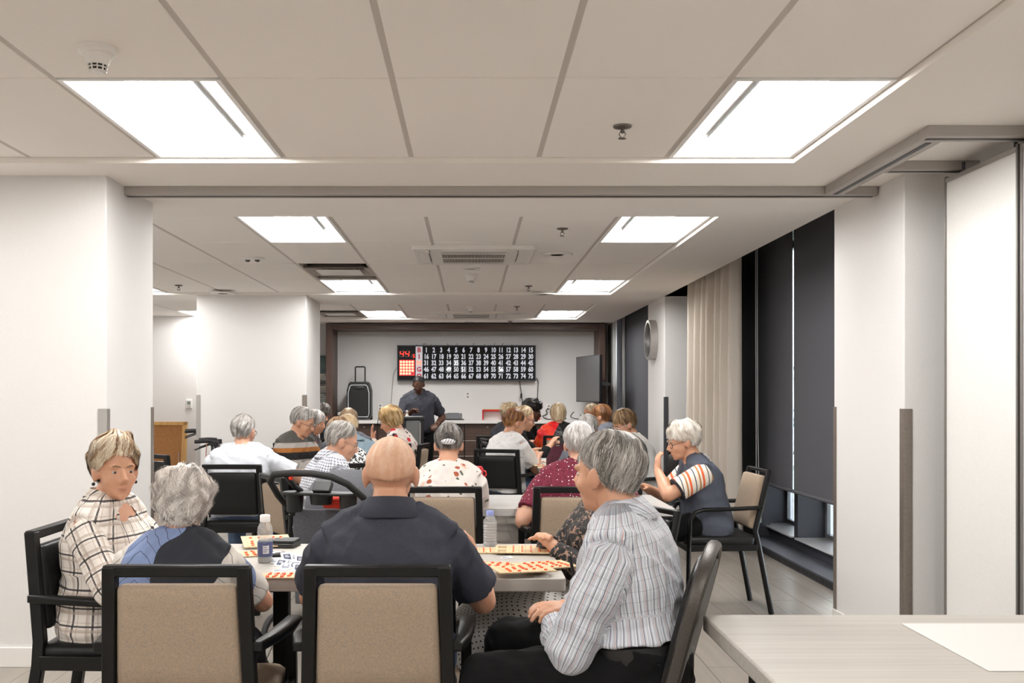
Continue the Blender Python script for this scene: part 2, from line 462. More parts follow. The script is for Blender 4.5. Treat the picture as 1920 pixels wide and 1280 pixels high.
def cassette(x, y, label):
    t = empty('ceiling_cassette', label, 'air conditioner', (x, y, ZT), group='ceiling cassette air conditioners')
    M_c = simple('cassette_white', '#e6e2dc', .45)
    S = .47
    MB().prism(rrect(-S, S, -S, S, .03), -.03, .004).build('panel', M_c, t, bevel=.006)
    MB().bx(-.25, .25, -.27, .27, -.034, -.03).build('grille_backing', simple('cassette_dark', '#3b3430', .8), t)
    m = MB()
    for k in range(40):
        xx = -.245 + .49 * k / 39; m.bx(xx - .0022, xx + .0022, -.27, .27, -.04, -.034)
    for yy in (-.27, 0, .27): m.bx(-.25, .25, yy - .005, yy + .005, -.041, -.034)
    o = m.build('grille', M_c, t)
    for k in range(4):
        a = k * PI / 2; Mz = Matrix.Rotation(a, 3, 'Z')
        MB().box(Mz @ Vector((0, .385, -.031)), (.5, .07, .006) if k % 2 == 0 else (.07, .5, .006)).build('louvre', M_c, t, bevel=.003)
        q = Mz @ Vector((.385, .385, -.032)); MB().box(q, (.09, .09, .006)).build('corner_cover', M_c, t, bevel=.003)
        m = MB(); d = .345; m.box(Mz @ Vector((0, d, -.031)), (.5, .006, .004) if k % 2 == 0 else (.006, .5, .004)); m.build('slot', M_black, t)
    for sx in (-1, 1): MB().box((sx * .34, -.36, -.033), (.006, .1, .004)).build('seam', M_black, t)
cassette(.03, 8.18, 'white four-way ceiling cassette with dark ribbed grille, nearer of two')
cassette(.02, 14.2, 'white four-way ceiling cassette with ribbed grille, close to the bingo wall')

def diffuser(x, y, label):
    t = empty('air_diffuser', label, 'air vent', (x, y, ZT), group='square air diffusers')
    S = .295; fr = MB()
    for k in range(4):
        a = k * PI / 2; Mz = Matrix.Rotation(a, 3, 'Z')
        fr.loft([[Mz @ Vector(p) for p in ((-S, -S, 0), (S, -S, 0), (S, -S, .004), (-S, -S, .004))], [Mz @ Vector(p) for p in ((-.2, -.2, .05), (.2, -.2, .05), (.2, -.2, .054), (-.2, -.2, .054))]])
    fr.build('cone', simple('diffuser_grey', '#a39a92', .5), t)
    MB().bx(-S, S, -S, S, .06, .064).build('throat', simple('vent_dark', '#5d554f', .7), t)
    MB().prism(rrect(-.2, .2, -.2, .2, .02), -.006, .0).build('plaque', M_plastic_w, t, bevel=.003)
    m = MB()
    for sx in (-1, 1):
        for sy in (-1, 1): m.cyl((sx * .15, sy * .15, 0), (sx * .15, sy * .15, .06), .005, n=6)
    o = m.build('hanger', M_alu, t); o['kind'] = 'stuff'
diffuser(GX0 + 5.5 * TW, 6.35 + 2.5 * TL, 'square plaque air diffuser between the two left middle troffers')
diffuser(GX0 + 4.5 * TW, 12.42 + 1.5 * TL, 'square plaque air diffuser in the last grid by the left pier')

t = empty('emergency_light', 'round emergency light with two small lamps above the left aisle', 'emergency light', (-1.8, 8.44, ZT))
MB().lathe([(.1, 0), (.1, -.006), (.085, -.014), (.002, -.016)], 28).build('plate', M_plastic_w, t, smooth=True)
for sx in (-1, 1): MB().ell((sx * .04, 0, -.018), (.022, .022, .014), 12, 8).build('eye', simple('dark_lens', '#4a4542', .2), t, smooth=True)
def downlight(x, y, label):
    t = empty('downlight', label, 'downlight', (x, y, ZS), group='row of downlights over the counter')
    MB().lathe([(.075, 0), (.075, -.004), (.055, -.005)], 24).build('trim_ring', M_white, t, smooth=True)
    MB().lathe([(.055, -.004), (.002, -.005)], 20).build('lens', M_down, t)
M_down = emit('downlight_lens', (1, .95, .88), 8.)
for x, l in ((-2.27, 'left by the painting'), (-1.1, 'above the speaker'), (1.15, 'right of the bingo board')): downlight(x, 15.62, 'small round downlight in the far soffit, ' + l)
MB().lathe([(.09, 0), (.09, -.008), (.002, -.01)], 20, (.0, 15.3, ZS)).build('access_cap', M_plastic_w)
tag(bpy.data.objects['access_cap'], 'round white cap in the far soffit above the bingo board', 'ceiling cap')

# operable wall tracks
def track(name, label, *bars):
    m = MB(); g = MB()
    for x0, x1, y0, y1 in bars:
        m.bx(x0, x1, y0, y1, ZS - .045, ZS + .001)
        if x1 - x0 > y1 - y0: g.bx(x0 + .01, x1 - .01, (y0 + y1) / 2 - .012, (y0 + y1) / 2 + .012, ZS - .047, ZS - .044)
        else: g.bx((x0 + x1) / 2 - .012, (x0 + x1) / 2 + .012, y0 + .01, y1 - .01, ZS - .047, ZS - .044)
    t = empty(name, label, 'partition track', (0, 0, 0))
    m.build('rail', simple('track_grey', '#a7a19b', .5), t, bevel=.003); g.build('slot', M_black, t)
track('partition_track', 'long grey partition track crossing the ceiling between the first piers', (-1.865, 2.17, 5.42, 5.52))
track('storage_track', 'grey partition track running to the stacked panels by the right wall', (1.89, 1.99, 4.3, 5.42), (1.89, 2.72, 4.2, 4.3), (1.99, 2.42, 4.83, 4.9))

# stacked folding partition panels at the right
def panel(y0, y1, x, label):
    t = empty('partition_panel', label, 'partition panel', (x, 0, 0), group='stacked partition panels')
    MB().bx(-.04, .04, y0 + .012, y1 - .012, .03, 2.40).build('leaf', simple('panel_vinyl', '#dfddda', .6, speck=.02, speck_scale=90, bump=.15, bump_scale=500), t, bevel=.003)
    MB().bx(-.046, .046, y1 - .014, y1, .03, 2.425).bx(-.046, .046, y0, y0 + .014, .03, 2.425).build('edge_profile', simple('profile_grey', '#84807c', .4, metal=.5), t)
    MB().bx(-.045, .045, y0 + .012, y1 - .012, 2.395, 2.415).build('top_rail', M_alu, t)
    for yy in (y0 + .1, y1 - .1): MB().cyl((0, yy, 2.41), (0, yy, 2.475), .008, n=8).build('hanger', M_darkgrey, t)
panel(4.26, 4.92, 2.335, 'white folding partition panel nearest the right pier')
panel(3.58, 4.24, 2.335, 'white folding partition panel at the right edge behind the front table')
# ------------------------------------------------------------------ window wall on the right
M_dk = simple('window_wall_dark', '#35363e', .55, speck=.06, speck_scale=150)
M_sill = simple('sill_white', '#c9cace', .35)
m = MB()
m.bx(2.79, 3.1, 6.1, 11.41, 0, .15)                       # below the sill
m.bx(2.79, 3.1, 9.75, 11.41, .15, 2.95).bx(2.79, 3.1, 6.1, 11.41, 2.8, 2.95)
m.bx(2.66, 2.79, 9.5, 11.41, 0, 2.95)
for y in (8.72, 7.64, 6.56): m.bx(2.79, 3.1, y - .05, y + .05, .15, 2.8)
struct('wall_window', m, M_dk)
struct('wall_window_rear', MB().bx(2.79, 3.1, 12.47, 15.5, 0, 2.95), M_dk)
k = 0
for y0, y1 in ((8.77, 9.75), (7.69, 8.67), (6.61, 7.59)):
    k += 1
    wd = empty('window_%d' % k, None, None, (0, 0, 0)); wd['kind'] = 'structure'
    m = MB(); X = 3.02
    for a, b, c, d in ((y0, y1, .15, .2), (y0, y1, 2.75, 2.8), (y0, y0 + .05, .2, 2.75), (y1 - .05, y1, .2, 2.75)): m.bx(X, X + .06, a, b, c, d)
    m.build('window_frame', simple('window_frame_grey', '#8b8d94', .4, metal=.3), wd, bevel=.003)
    g = NT('window_glass') if k == 1 else None
    if g:
        g.set(Roughness=.02, IOR=1.45); g.b.inputs['Transmission Weight'].default_value = 1.; M_glass = g.mat
    MB().bx(X + .028, X + .034, y0 + .045, y1 - .045, .19, 2.76).build('pane', M_glass, wd)
    MB().bx(2.76, X + .01, y0, y1, .15, .165).build('window_sill', M_sill, wd, bevel=.003)
# vented kick strip under the windows
t = empty('convector', 'long low dark convector strip with slotted front under the window sills', 'heater', (0, 0, 0))
MB().bx(2.55, 2.786, 6.104, 9.496, .0, .065).build('casing', M_darkgrey, t, bevel=.003)
m = MB()
for j in range(68): m.bx(2.546, 2.5505, 6.12 + j * .049, 6.16 + j * .049, .012, .052)
m.build('slots', simple('convector_slot', '#1d1d20', .6), t)
# roller blinds
n = NT('blind_fabric'); v = n.coord(); f = n.noise(v, 700, 1.)
n.col(n.ramp(f, [(.3, rgb('#3d3d42')), (.7, rgb('#55555a'))])); n.set(Roughness=.85); n.bump(f, .2, .001); M_blind = n.mat
def blind(x, y0, y1, z0, z1, label):
    t = empty('roller_blind', label, 'roller blind', (x, 0, 0), group='dark roller blinds')
    MB().bx(-.0015, .0015, y0, y1, z0, z1).build('fabric', M_blind, t)
    MB().cyl((0, y0, z0), (0, y1, z0), .016, n=12).build('hem_bar', M_blind, t, smooth=True)
    MB().cyl((.03, y0, z1), (.03, y1, z1), .03, n=14).build('roller', M_darkgrey, t, smooth=True)
blind(2.65, 8.375, 9.46, .59, 2.8, 'charcoal roller blind between the beige curtain and the light slit')
blind(2.65, 7.27, 8.335, .59, 2.8, 'charcoal roller blind to the right of the light slit')
blind(2.65, 6.15, 7.23, .59, 2.8, 'charcoal roller blind hidden behind the right pier')
blind(2.35, 12.6, 15.42, .08, 2.8, 'dark roller blind beyond the pier with the round mirror')
o = MB().tube([at(1417, 470, 9.0) + Vector((.0, 0, .3)), at(1417, 600, 9.0), at(1418, 850, 9.0), at(1418, 975, 9.0), at(1421, 983, 9.0), at(1424, 975, 9.0), at(1421, 800, 9.0), at(1420, 600, 9.0), at(1420, 470, 9.0) + Vector((0, 0, .3))], .0035, 6).build('blind_cord', simple('cord_white', '#c9c9c9', .5), smooth=True)
tag(o, 'white looped pull cord hanging at the edge of the charcoal blind', 'blind cord')
MB().box(at(1424, 972, 9.02), (.03, .03, .07)).build('cord_clip', M_plastic_w, o, bevel=.006)
# curtain
n = NT('curtain_linen'); v = n.coord(); f = n.noise(v, 420, 2.)
n.col(n.ramp(f, [(.3, rgb('#c3b9ad')), (.7, rgb('#cdc4b9'))])); n.set(Roughness=.9); n.bump(f, .15, .001); M_curtain = n.mat
def curtain(name, pts, amp, waves, z0, z1, mat, label):
    N = 240; p0, p1 = Vector(pts[0]), Vector(pts[1]); t = (p1 - p0); nrm = Vector((-t.y, t.x)).normalized()
    rows = []; rd = random.Random(7)
    ph = [rd.uniform(-.6, .6) for _ in range(waves + 2)]
    zs = [z0 + (z1 - z0) * i / 10 for i in range(11)]
    m = MB(); vs = []; fs = []
    for iz, z in enumerate(zs):
        fl = 1.0 + .35 * (1 - iz / 10)
        for j in range(N + 1):
            u = j / N; w = u * waves; kk = int(w); a = 2 * PI * (w + .12 * math.sin(2 * PI * w) + .08 * ph[min(kk, waves)])
            d = amp * fl * (math.sin(a) * .8 + .25 * math.sin(2 * a + ph[min(kk, waves)]))
            d += .006 * mnoise.noise(Vector((u * 30, z * 1.5, 0)))
            q = p0 + t * u + nrm * d; vs.append((q.x, q.y, z))
    n1 = N + 1
    for iz in range(10):
        for j in range(N): fs.append((iz * n1 + j, iz * n1 + j + 1, (iz + 1) * n1 + j + 1, (iz + 1) * n1 + j))
    o = m.add(vs, fs).build(name, mat, smooth=True, angle=180, fix=False)
    s = o.modifiers.new('thick', 'SOLIDIFY'); s.thickness = .003
    tag(o, label, 'curtain'); return o
curtain('curtain', ((2.37, 8.95), (2.37, 10.9)), .085, 7, .03, 2.84, M_curtain, 'beige linen curtain gathered beside the charcoal blinds')
curtain('sheer_curtain', ((2.2, 15.25), (2.3, 15.45)), .015, 4, .03, 2.84, simple('sheer_white', '#dfe4ec', .8), 'narrow white sheer curtain in the far window beside the screen')
curtain('curtain', ((2.1, 15.72), (2.1, 16.0)), .012, 4, .03, 2.48, simple('taupe_curtain', '#8f7f74', .9), 'taupe curtain strip in the far right corner behind the screen')
# planting outside
n = NT('leaf_green'); oi = n.attr('rnd'); n.col(n.ramp(oi.outputs['Fac'], [(0, rgb('#1d4a38')), (.5, rgb('#4d8a68')), (1, rgb('#a9cdb4'))])); n.set(Roughness=.5); M_leaf = n.mat
rd = random.Random(3); m = MB(); rn = []
for i in range(5200):
    c = Vector((rd.gauss(4.3, .22), rd.uniform(6.3, 12.8), rd.uniform(.0, 1.7))); a = Vector((rd.gauss(0, 1), rd.gauss(0, 1), rd.gauss(0, 1))).normalized()
    b = a.orthogonal().normalized(); b.rotate(Matrix.Rotation(rd.uniform(0, 6), 3, a)); s = rd.uniform(.03, .07)
    m.add([c - a * s, c + b * s * .4, c + a * s, c - b * s * .4], [(0, 1, 2, 3)]); rn += [rd.random()] * 4
sh = empty('hedge', 'green hedge growing outside the windows below the blinds', 'hedge', (0, 0, 0))
o = m.build('foliage', M_leaf, sh, fix=False); o['kind'] = 'stuff'
at_ = o.data.attributes.new('rnd', 'FLOAT', 'POINT'); at_.data.foreach_set('value', rn)
m = MB()
for i in range(16): y = 6.4 + i * .42; m.tube([(4.3, y, -.15), (4.32, y + .05, .5), (4.28, y - .04, 1.5)], [.02, .015, .006], 6)
m.build('stem', simple('bark', '#4a3c30', .9), sh, smooth=True)
struct('ground', MB().bx(3.1, 12, 0, 22, -.3, -.12), simple('soil', '#7d8577', .9, speck=.3, speck_scale=20))

# ------------------------------------------------------------------ far end: niche frame, counter, cabinets
fx0, fx1, fz = -2.19, 2.06, 2.475
m = MB().bx(fx0, fx0 + .1, 15.5, YF, 0, fz).bx(fx1 - .1, fx1, 15.5, YF, 0, fz)
struct('trim_8', m, M_walnut_v, bevel=.004)
struct('trim_9', MB().bx(fx0 + .1, fx1 - .1, 15.5, YF, fz - .09, fz), M_walnut, bevel=.004)
CT = 1.0
o = MB().bx(fx0 + .1, fx1 - .1, 15.42, YF - .004, CT - .05, CT).build('counter_top', simple('quartz_white', '#e4e1dd', .3, speck=.02), bevel=.004)
tag(o, 'long white counter top below the bingo board', 'counter')
xx = [fx0 + .1, -1.12, -.08, .62, 1.28, fx1 - .1]
lab = ['at the left end, below the black speaker', 'behind the presenter', 'right of the lectern', 'below the red racks', 'at the right end below the screen']
for i in range(5):
    a, b = xx[i] + .002, xx[i + 1] - .002
    t = empty('drawer_cabinet', 'dark walnut drawer cabinet under the white counter, ' + lab[i], 'cabinet', (0, 0, 0), group='walnut cabinets under the counter')
    MB().bx(a, b, 15.5, YF - .004, .1, CT - .05).build('body', M_walnut, t)
    MB().bx(a, b, 15.56, YF - .004, 0, .1).build('plinth', M_black, t)
    z = CT - .065
    for h in (.25, .235, .23, .1):
        if z - h < .1: break
        d = MB().bx(a + .004, b - .004, 15.475, 15.5, z - h + .014, z).build('drawer', M_walnut, t, bevel=.002)
        MB().bx(a + .004, b - .004, 15.468, 15.5, z - h, z - h + .011).build('edge_pull', simple('pull_light', '#b9b0a8', .35, metal=.5), d)
        MB().cyl(((a + b) / 2, 15.474, z - .04), ((a + b) / 2, 15.47, z - .04), .012, n=12).build('lock', M_chrome, d)
        z -= h
# bingo board
bx0, bx1, bz0, bz1, by = -1.142, 1.035, 1.607, 2.165, 16.0
bd = empty('bingo_board', 'black electronic bingo board with lit numbers and red digits on the far wall', 'bingo board', ((bx0 + bx1) / 2, YF - .004, bz0))
ox, oz = (bx0 + bx1) / 2, bz0
def B(x, z): return (x - ox, 0, z - oz)
W2 = (bx1 - bx0) / 2; H = bz1 - bz0
MB().bx(-W2, W2, -.1, 0, 0, H).build('case', simple('board_black', '#060606', .5, spec=.2), bd, bevel=.006)
m = MB()
for a, b, c, d in ((-W2, W2, 0, .014), (-W2, W2, H - .014, H), (-W2, -W2 + .014, 0, H), (W2 - .014, W2, 0, H)): m.bx(a, b, -.108, -.1, c, d)
m.build('border', M_darkgrey, bd)
FY = -.103; RX = Matrix.Rotation(R(90), 3, 'X').to_euler()
def px(x): return (x - 102) / (1820 - 102) * 2 * W2 - W2
def pz(y): return H - (y - 122) / (555 - 122) * H
M_num = emit('number_dim', '#a9abb2', .8); M_numlit = emit('number_lit', '#ffffff', 1.5)
M_red = emit('led_red', (1, .03, .02), 3.2); M_redd = emit('letter_red', (.28, .005, .012), .6); M_redl = emit('letter_lit', (1, .2, .1), 1.4)
M_ledoff = simple('led_off', '#3d3a3a', .5)
MB().bx(px(332), px(416), -.104, -.1, pz(540), pz(138)).build('letter_strip', emit('strip_white', '#b4b2b8', .55), bd)
rows_y = [183, 263, 340, 418, 500]
for i, ch in enumerate('BINGO'):
    text_ob('letter', ch, .1, (px(375), -.1065, pz(rows_y[i])), RX, M_redl if ch == 'N' else M_redd, bd, bold=.004)
lit = {35, 49, 51, 56}
for r_ in range(5):
    for c_ in range(15):
        nbr = r_ * 15 + c_ + 1
        x = px(464 + (1757 - 464) * c_ / 14)
        text_ob('number', str(nbr), .104, (x, -.104, pz(rows_y[r_])), RX, M_numlit if nbr in lit else M_num, bd, width=.74 if nbr not in lit else .7, bold=.004 if nbr not in lit else .001)
        if nbr in lit:
            MB().box((x, -.1008, pz(rows_y[r_])), (.1, .002, .105)).build('lit_cell', emit('lit_glow', '#50535b', .12) if 'lit_glow' not in bpy.data.materials else bpy.data.materials['lit_glow'], bd, bevel=.03)
# seven segment digits 44 and a small 5
def seven(x, z, w, h, on, off, t=.012):
    S = {'a': (0, h / 2, 1), 'g': (0, 0, 1), 'd': (0, -h / 2, 1), 'f': (-w / 2, h / 4, 0), 'b': (w / 2, h / 4, 0), 'e': (-w / 2, -h / 4, 0), 'c': (w / 2, -h / 4, 0)}
    for s, (dx, dz, hor) in S.items():
        sl = .14 * dz
        m = MB(); L = (w if hor else h / 2) * .42
        if hor: m.prism([(-L, 0), (-L + t / 2, t / 2), (L - t / 2, t / 2), (L, 0), (L - t / 2, -t / 2), (-L + t / 2, -t / 2)], -.108, -.104, 'y')
        else: m.prism([(-.14 * L, -L), (t / 2 - .1 * L, -L + t / 2), (t / 2 + .1 * L, L - t / 2), (.14 * L, L), (-t / 2 + .1 * L, L - t / 2), (-t / 2 - .1 * L, -L + t / 2)], -.108, -.104, 'y')
        m.v = [(vx + x + dx + sl, vy, vz + z + dz) for vx, vy, vz in m.v]
        m.build('segment', on if s in FOUR[seven.d] else off, bd)
FOUR = {4: 'fgbc', 5: 'afgcd', 1: 'a'}
M_segoff = simple('segment_off', '#4a4444', .5)
seven.d = 4; seven(px(160), pz(228), .055, .09, M_red, M_segoff); seven(px(227), pz(228), .055, .09, M_red, M_segoff)
seven.d = 5; seven(px(309), pz(254), .024, .05, M_red, M_segoff, .008)
seven.d = 1; FOUR[1] = ''; seven(px(283), pz(254), .018, .045, M_segoff, M_segoff, .006)
MB().bx(px(130), px(318), -.103, -.1, pz(490), pz(302)).build('pattern_panel', emit('pattern_red', (1, .035, .04), 1.1), bd)
g = emit('pattern_dot', (1, .33, .2), 2.2)
for i in range(5):
    for j in range(5):
        MB().cyl((px(150 + 36 * i), -.1, pz(325 + 35.5 * j)), (px(150 + 36 * i), -.107, pz(325 + 35.5 * j)), .019, n=16).build('pattern_light', g if (i, j) != (4, 4) else M_redd, bd)
m = MB(); rd = random.Random(4)
for xx_ in (345, 430, 515, 740, 830, 1050, 1180, 1260, 1300, 1400, 1525):
    m.tube([(px(xx_), -.05, H), (px(xx_) + rd.uniform(-.02, .02), -.05, H + rd.uniform(.01, .04)), (px(xx_) + rd.uniform(-.05, .05), -.05, H + rd.uniform(.0, .03))], .004, 5)
m.build('wire_end', M_black, bd)
def cable(name, pts, label, r_=.006, mat=None):
    P = [Vector(p) for p in pts]; Q = []
    for i in range(len(P) - 1):
        a, b, c, d = P[max(i - 1, 0)], P[i], P[i + 1], P[min(i + 2, len(P) - 1)]
        for k in range(6):
            t = k / 6; Q.append(.5 * ((2 * b) + (c - a) * t + (2 * a - 5 * b + 4 * c - d) * t * t + (3 * b - a - 3 * c + d) * t ** 3))
    Q.append(P[-1]); o = MB().tube(Q, r_, 6).build(name, mat or M_black, smooth=True); return tag(o, label, 'cable')
M_greycable = simple('grey_cable', '#8d8782', .5)
cable('cable', [at(744, 690, 16.05), at(738, 700, 16.06), at(735, 730, 16.06), at(732, 760, 16.06), at(722, 775, 16.06), at(716, 786, 16.0)], 'thin grey cable drooping from the left edge of the bingo board', .004, M_greycable)
cable('cable', [at(1005, 708, 16.06), at(1009, 716, 16.06), at(1008, 745, 16.06), at(1010, 775, 16.06), at(1008, 786, 16.0)], 'black cable falling from the right corner of the bingo board to the counter')
o = cable('cable', [at(974, 713, 16.06), at(977, 732, 16.06), at(979, 748, 16.06), at(982, 760, 16.06)], 'black power cord hanging below the bingo board near its right end')
MB().box(at(977.5, 742, 16.04), (.03, .03, .08)).build('plug', M_black, o, bevel=.005)
cable('cable', [at(713, 765, 16.06), at(711, 775, 16.03), at(709, 787, 15.41), at(708, 800, 15.41), at(709, 850, 15.41)], 'black cable hanging over the counter edge beside the speaker', .005)
cable('cable', [at(1028, 765, 16.06), at(1024, 770, 16.0), at(1026, 776, 15.9), at(1018, 780, 15.8), at(1024, 785, 15.7), at(1040, 786, 15.7), at(1062, 784, 15.7)], 'black coiled leads on the right part of the counter', .008)
cable('cable', [at(1076, 772, 15.8), at(1070, 781, 15.7), at(1082, 785, 15.65), at(1095, 782, 15.7), at(1088, 778, 15.8)], 'short dark leads at the right end of the counter under the screen', .007)
cable('cable', [at(1107, 755, 15.0), at(1107, 770, 15.1), at(1107, 800, 15.4)], 'thin black lead hanging straight down from the screen', .004)
def outlet(x, y, d, label):
    t = empty('wall_outlet', label, 'outlet', at(x, y, d)); 
    MB().box((0, -.004, 0), (.075, .008, .12)).build('plate', M_plastic_w, t, bevel=.003)
    for z in (-.025, .025): MB().box((0, -.009, z), (.03, .003, .03)).build('socket', simple('socket_grey', '#8f8b87', .5), t)
outlet(877, 741, YF, 'white double outlet on the wall under the middle of the bingo board')
outlet(713, 763, YF, 'white outlet beside the black speaker')
outlet(1029, 764, YF, 'white outlet above the coiled leads')
# painting
n = NT('seascape'); v = n.coord(); X, Y, Z = n.xyz(v)
w = n.noise(n.scale(v, (3, 3, 26)), 1.3, 5., .65, dist=.8)
z = n.math('ADD', n.math('MULTIPLY', Z, 1.35), n.math('MULTIPLY', n.math('SUBTRACT', w, .5), .55))
n.col(n.ramp(z, [(.0, rgb('#7d9397')), (.12, rgb('#c3c0b8')), (.2, rgb('#3a4a4d')), (.3, rgb('#d8d2c8')), (.38, rgb('#23282b')), (.46, rgb('#8d8f8c')), (.55, rgb('#ddd8ce')), (.62, rgb('#5b7173')), (.8, rgb('#6f8280')), (1., rgb('#4f6364'))])); n.set(Roughness=.6); n.bump(w, .3, .004)
t = empty('painting', 'abstract seascape canvas in grey green and white beside the rear left pier', 'painting', (-2.62, YF - .004, 1.27))
MB().bx(-.37, .37, -.045, 0, 0, .735).build('canvas', n.mat, t, bevel=.004)
# wall thermostat, far left wall
t = empty('thermostat', 'white thermostat on the far left wall above the cork board', 'thermostat', at(355, 757, 14.55))
MB().box((0, -.012, 0), (.085, .024, .13)).build('case', M_plastic_w, t, bevel=.006)
MB().box((0, -.026, .015), (.05, .004, .045)).build('display', simple('lcd', '#7f8784', .3), t)
MB().box((0, -.026, -.035), (.05, .004, .03)).build('keys', simple('keys_grey', '#bcb9b4', .5), t)
# round mirror on the rear right pier
t = empty('round_mirror', 'round wall mirror with a deep brushed metal rim on the rear right pier', 'mirror', (2.18, 12.02, 2.03))
MB().lathe([(.235, 0), (.235, -.085), (.205, -.085), (.205, -.03), (.01, -.03)], 40, axis='x').build('rim', simple('rim_metal', '#b6b2ae', .35, metal=.7), t, smooth=True, angle=30)
MB().lathe([(.205, -.05), (.205, -.055), (.002, -.055)], 40, axis='x').build('glass', simple('mirror_glass', '#8e9094', .05, metal=1.), t)
# screen on a swing arm
p0 = Vector((1.64, 15.55, 0)); p1 = Vector((1.865, 14.5, 0)); dv = (p1 - p0); L = dv.length; ang = math.atan2(dv.y, dv.x)
t = empty('television', 'dark flat television turned side on from a swing arm in the far right corner', 'television', ((p0.x + p1.x) / 2, (p0.y + p1.y) / 2, 1.28), ang)
MB().bx(-L / 2, L / 2, -.02, .02, 0, .68).build('bezel', M_blackplastic, t, bevel=.005)
MB().bx(-L / 2 + .01, L / 2 - .01, -.0225, -.02, .015, .67).build('screen', simple('screen_glass', '#4b4a4b', .35), t)
MB().bx(-.42, .42, .02, .06, .08, .5).build('rear_housing', simple('tv_grey', '#c2c6cb', .4), t, bevel=.01)
MB().bx(-.02, .22, .06, .1, .12, .42).build('wall_plate', M_blackplastic, t)
q = Matrix.Rotation(-ang, 3, 'Z') @ (Vector((2.13, 15.53, 1.55)) - t.location)
MB().bar((0.1, .08, .27), q, .05, .05).build('swing_arm', M_blackplastic, t)
# ------------------------------------------------------------------ chairs
def fabric(name, a, b, scale=420, rough=.9, bump=.2):
    n = NT(name); v = n.coord(); f = n.noise(v, scale, 2.); g = n.noise(v, scale * .3, 2.)
    n.col(n.ramp(n.math('MULTIPLY_ADD', g, .4, n.math('MULTIPLY', f, .6)), [(.35, rgb(a)), (.65, rgb(b))])); n.set(Roughness=rough); n.bump(f, bump, .001); return n.mat
M_beige = fabric('beige_upholstery', '#827b70', '#ad9278', 620)
M_vinyl = simple('black_vinyl', '#171717', .4, spec=.3, speck=.1, speck_scale=300, bump=.15, bump_scale=300, bump_dist=.001)
M_frame = simple('black_chair_frame', '#0d0c0b', .4, spec=.3, bump=.05, bump_scale=120)
def slab(name, mat, parent, w0, w1, t, p_bot, p_top, n=6, belly=.0, r_=.03, up=None):
    """cushion: rounded slab between two edge centres, width w0 at the bottom and w1 at the top"""
    p_bot, p_top = Vector(p_bot), Vector(p_top); ax = (p_top - p_bot).normalized(); side = Vector((1, 0, 0)); nr = side.cross(ax).normalized()
    m = MB(); rings = []; US = (0, .012, .04, .2, .4, .6, .8, .96, .988, 1); K = len(US)
    for i, u in enumerate(US):
        w = w0 + (w1 - w0) * u; c = p_bot.lerp(p_top, u)
        e = (.93, .98, 1., 1., 1., 1., 1., 1., .98, .93)[i]
        th = t * (.5, .8, 1., 1., 1., 1., 1., 1., .8, .5)[i] * (1 + belly * math.sin(PI * u))
        pts = rrect(-w / 2 * e, w / 2 * e, -th / 2, th / 2, th * .42, 3)
        rings.append([c + side * a + nr * b for a, b in pts])
    m.loft(rings); return m.build(name, mat, parent, smooth=True, angle=60)
def arm_chair(label, kind, loc, rz, group):
    t = empty('arm_chair', label, 'chair', loc, rz, group)
    pm = M_beige if kind == 'beige' else M_vinyl
    yb0, yb1, zt = -.20, -.24, .885       # back posts: seat level and top
    for s in (-1, 1):
        m = MB(); x0, x1 = s * .205, s * .19
        m.loft([[(x + a * .019, y + b * .021, z) for a, b in ((-1, -1), (1, -1), (1, 1), (-1, 1))] for x, y, z in ((s * .225, -.27, 0), (s * .212, -.205, .42), (s * .203, yb0 - .004, .5), (x1, yb1, zt))])
        m.build('rear_leg', M_frame, t, bevel=.004)
        m = MB().loft([[(x + a * .017, y + b * .02, z) for a, b in ((-1, -1), (1, -1), (1, 1), (-1, 1))] for x, y, z in ((s * .245, .2, 0), (s * .251, .19, .45), (s * .251, .175, .625))])
        m.build('front_leg', M_frame, t, bevel=.004)
        m = MB(); rings = []
        for y, x, w, z in ((-.235, s * .225, .034, .655), (-.1, s * .245, .045, .652), (.1, s * .253, .052, .642), (.215, s * .255, .054, .635), (.235, s * .255, .048, .63)):
            rings.append([(x + a * w / 2, y, z + b * .014) for a, b in ((-1, -1), (1, -1), (1, .6), (.7, 1), (-.7, 1), (-1, .6))])
        m.loft(rings).build('armrest', M_frame, t, bevel=.004)
        MB().bar((s * .24, -.19, .43), (s * .255, .19, .43), .022, .05).build('side_rail', M_frame, t, bevel=.003)
    MB().bar((-.208, yb1, zt - .012), (.208, yb1, zt - .012), .036, .034).build('top_rail', M_frame, t, bevel=.005)
    MB().bar((-.24, .195, .43), (.24, .195, .43), .022, .05).build('front_rail', M_frame, t, bevel=.003)
    MB().bar((-.21, -.2, .43), (.21, -.2, .43), .022, .05).build('rear_rail', M_frame, t, bevel=.003)
    slab('backrest', pm, t, .368, .342, .05, (0, -.196, .535), (0, -.232, .832), belly=.1)
    m = MB(); rings = []
    for z, e in ((.435, .96), (.445, 1), (.475, 1), (.488, .95), (.492, .8)):
        rings.append([(x * e, y * e + .0, z) for x, y in rrect(-.232, .232, -.2, .24, .05, 4)])
    m.loft(rings).build('seat', pm if kind != 'beige' else M_beige, t, smooth=True, angle=50)
    return t
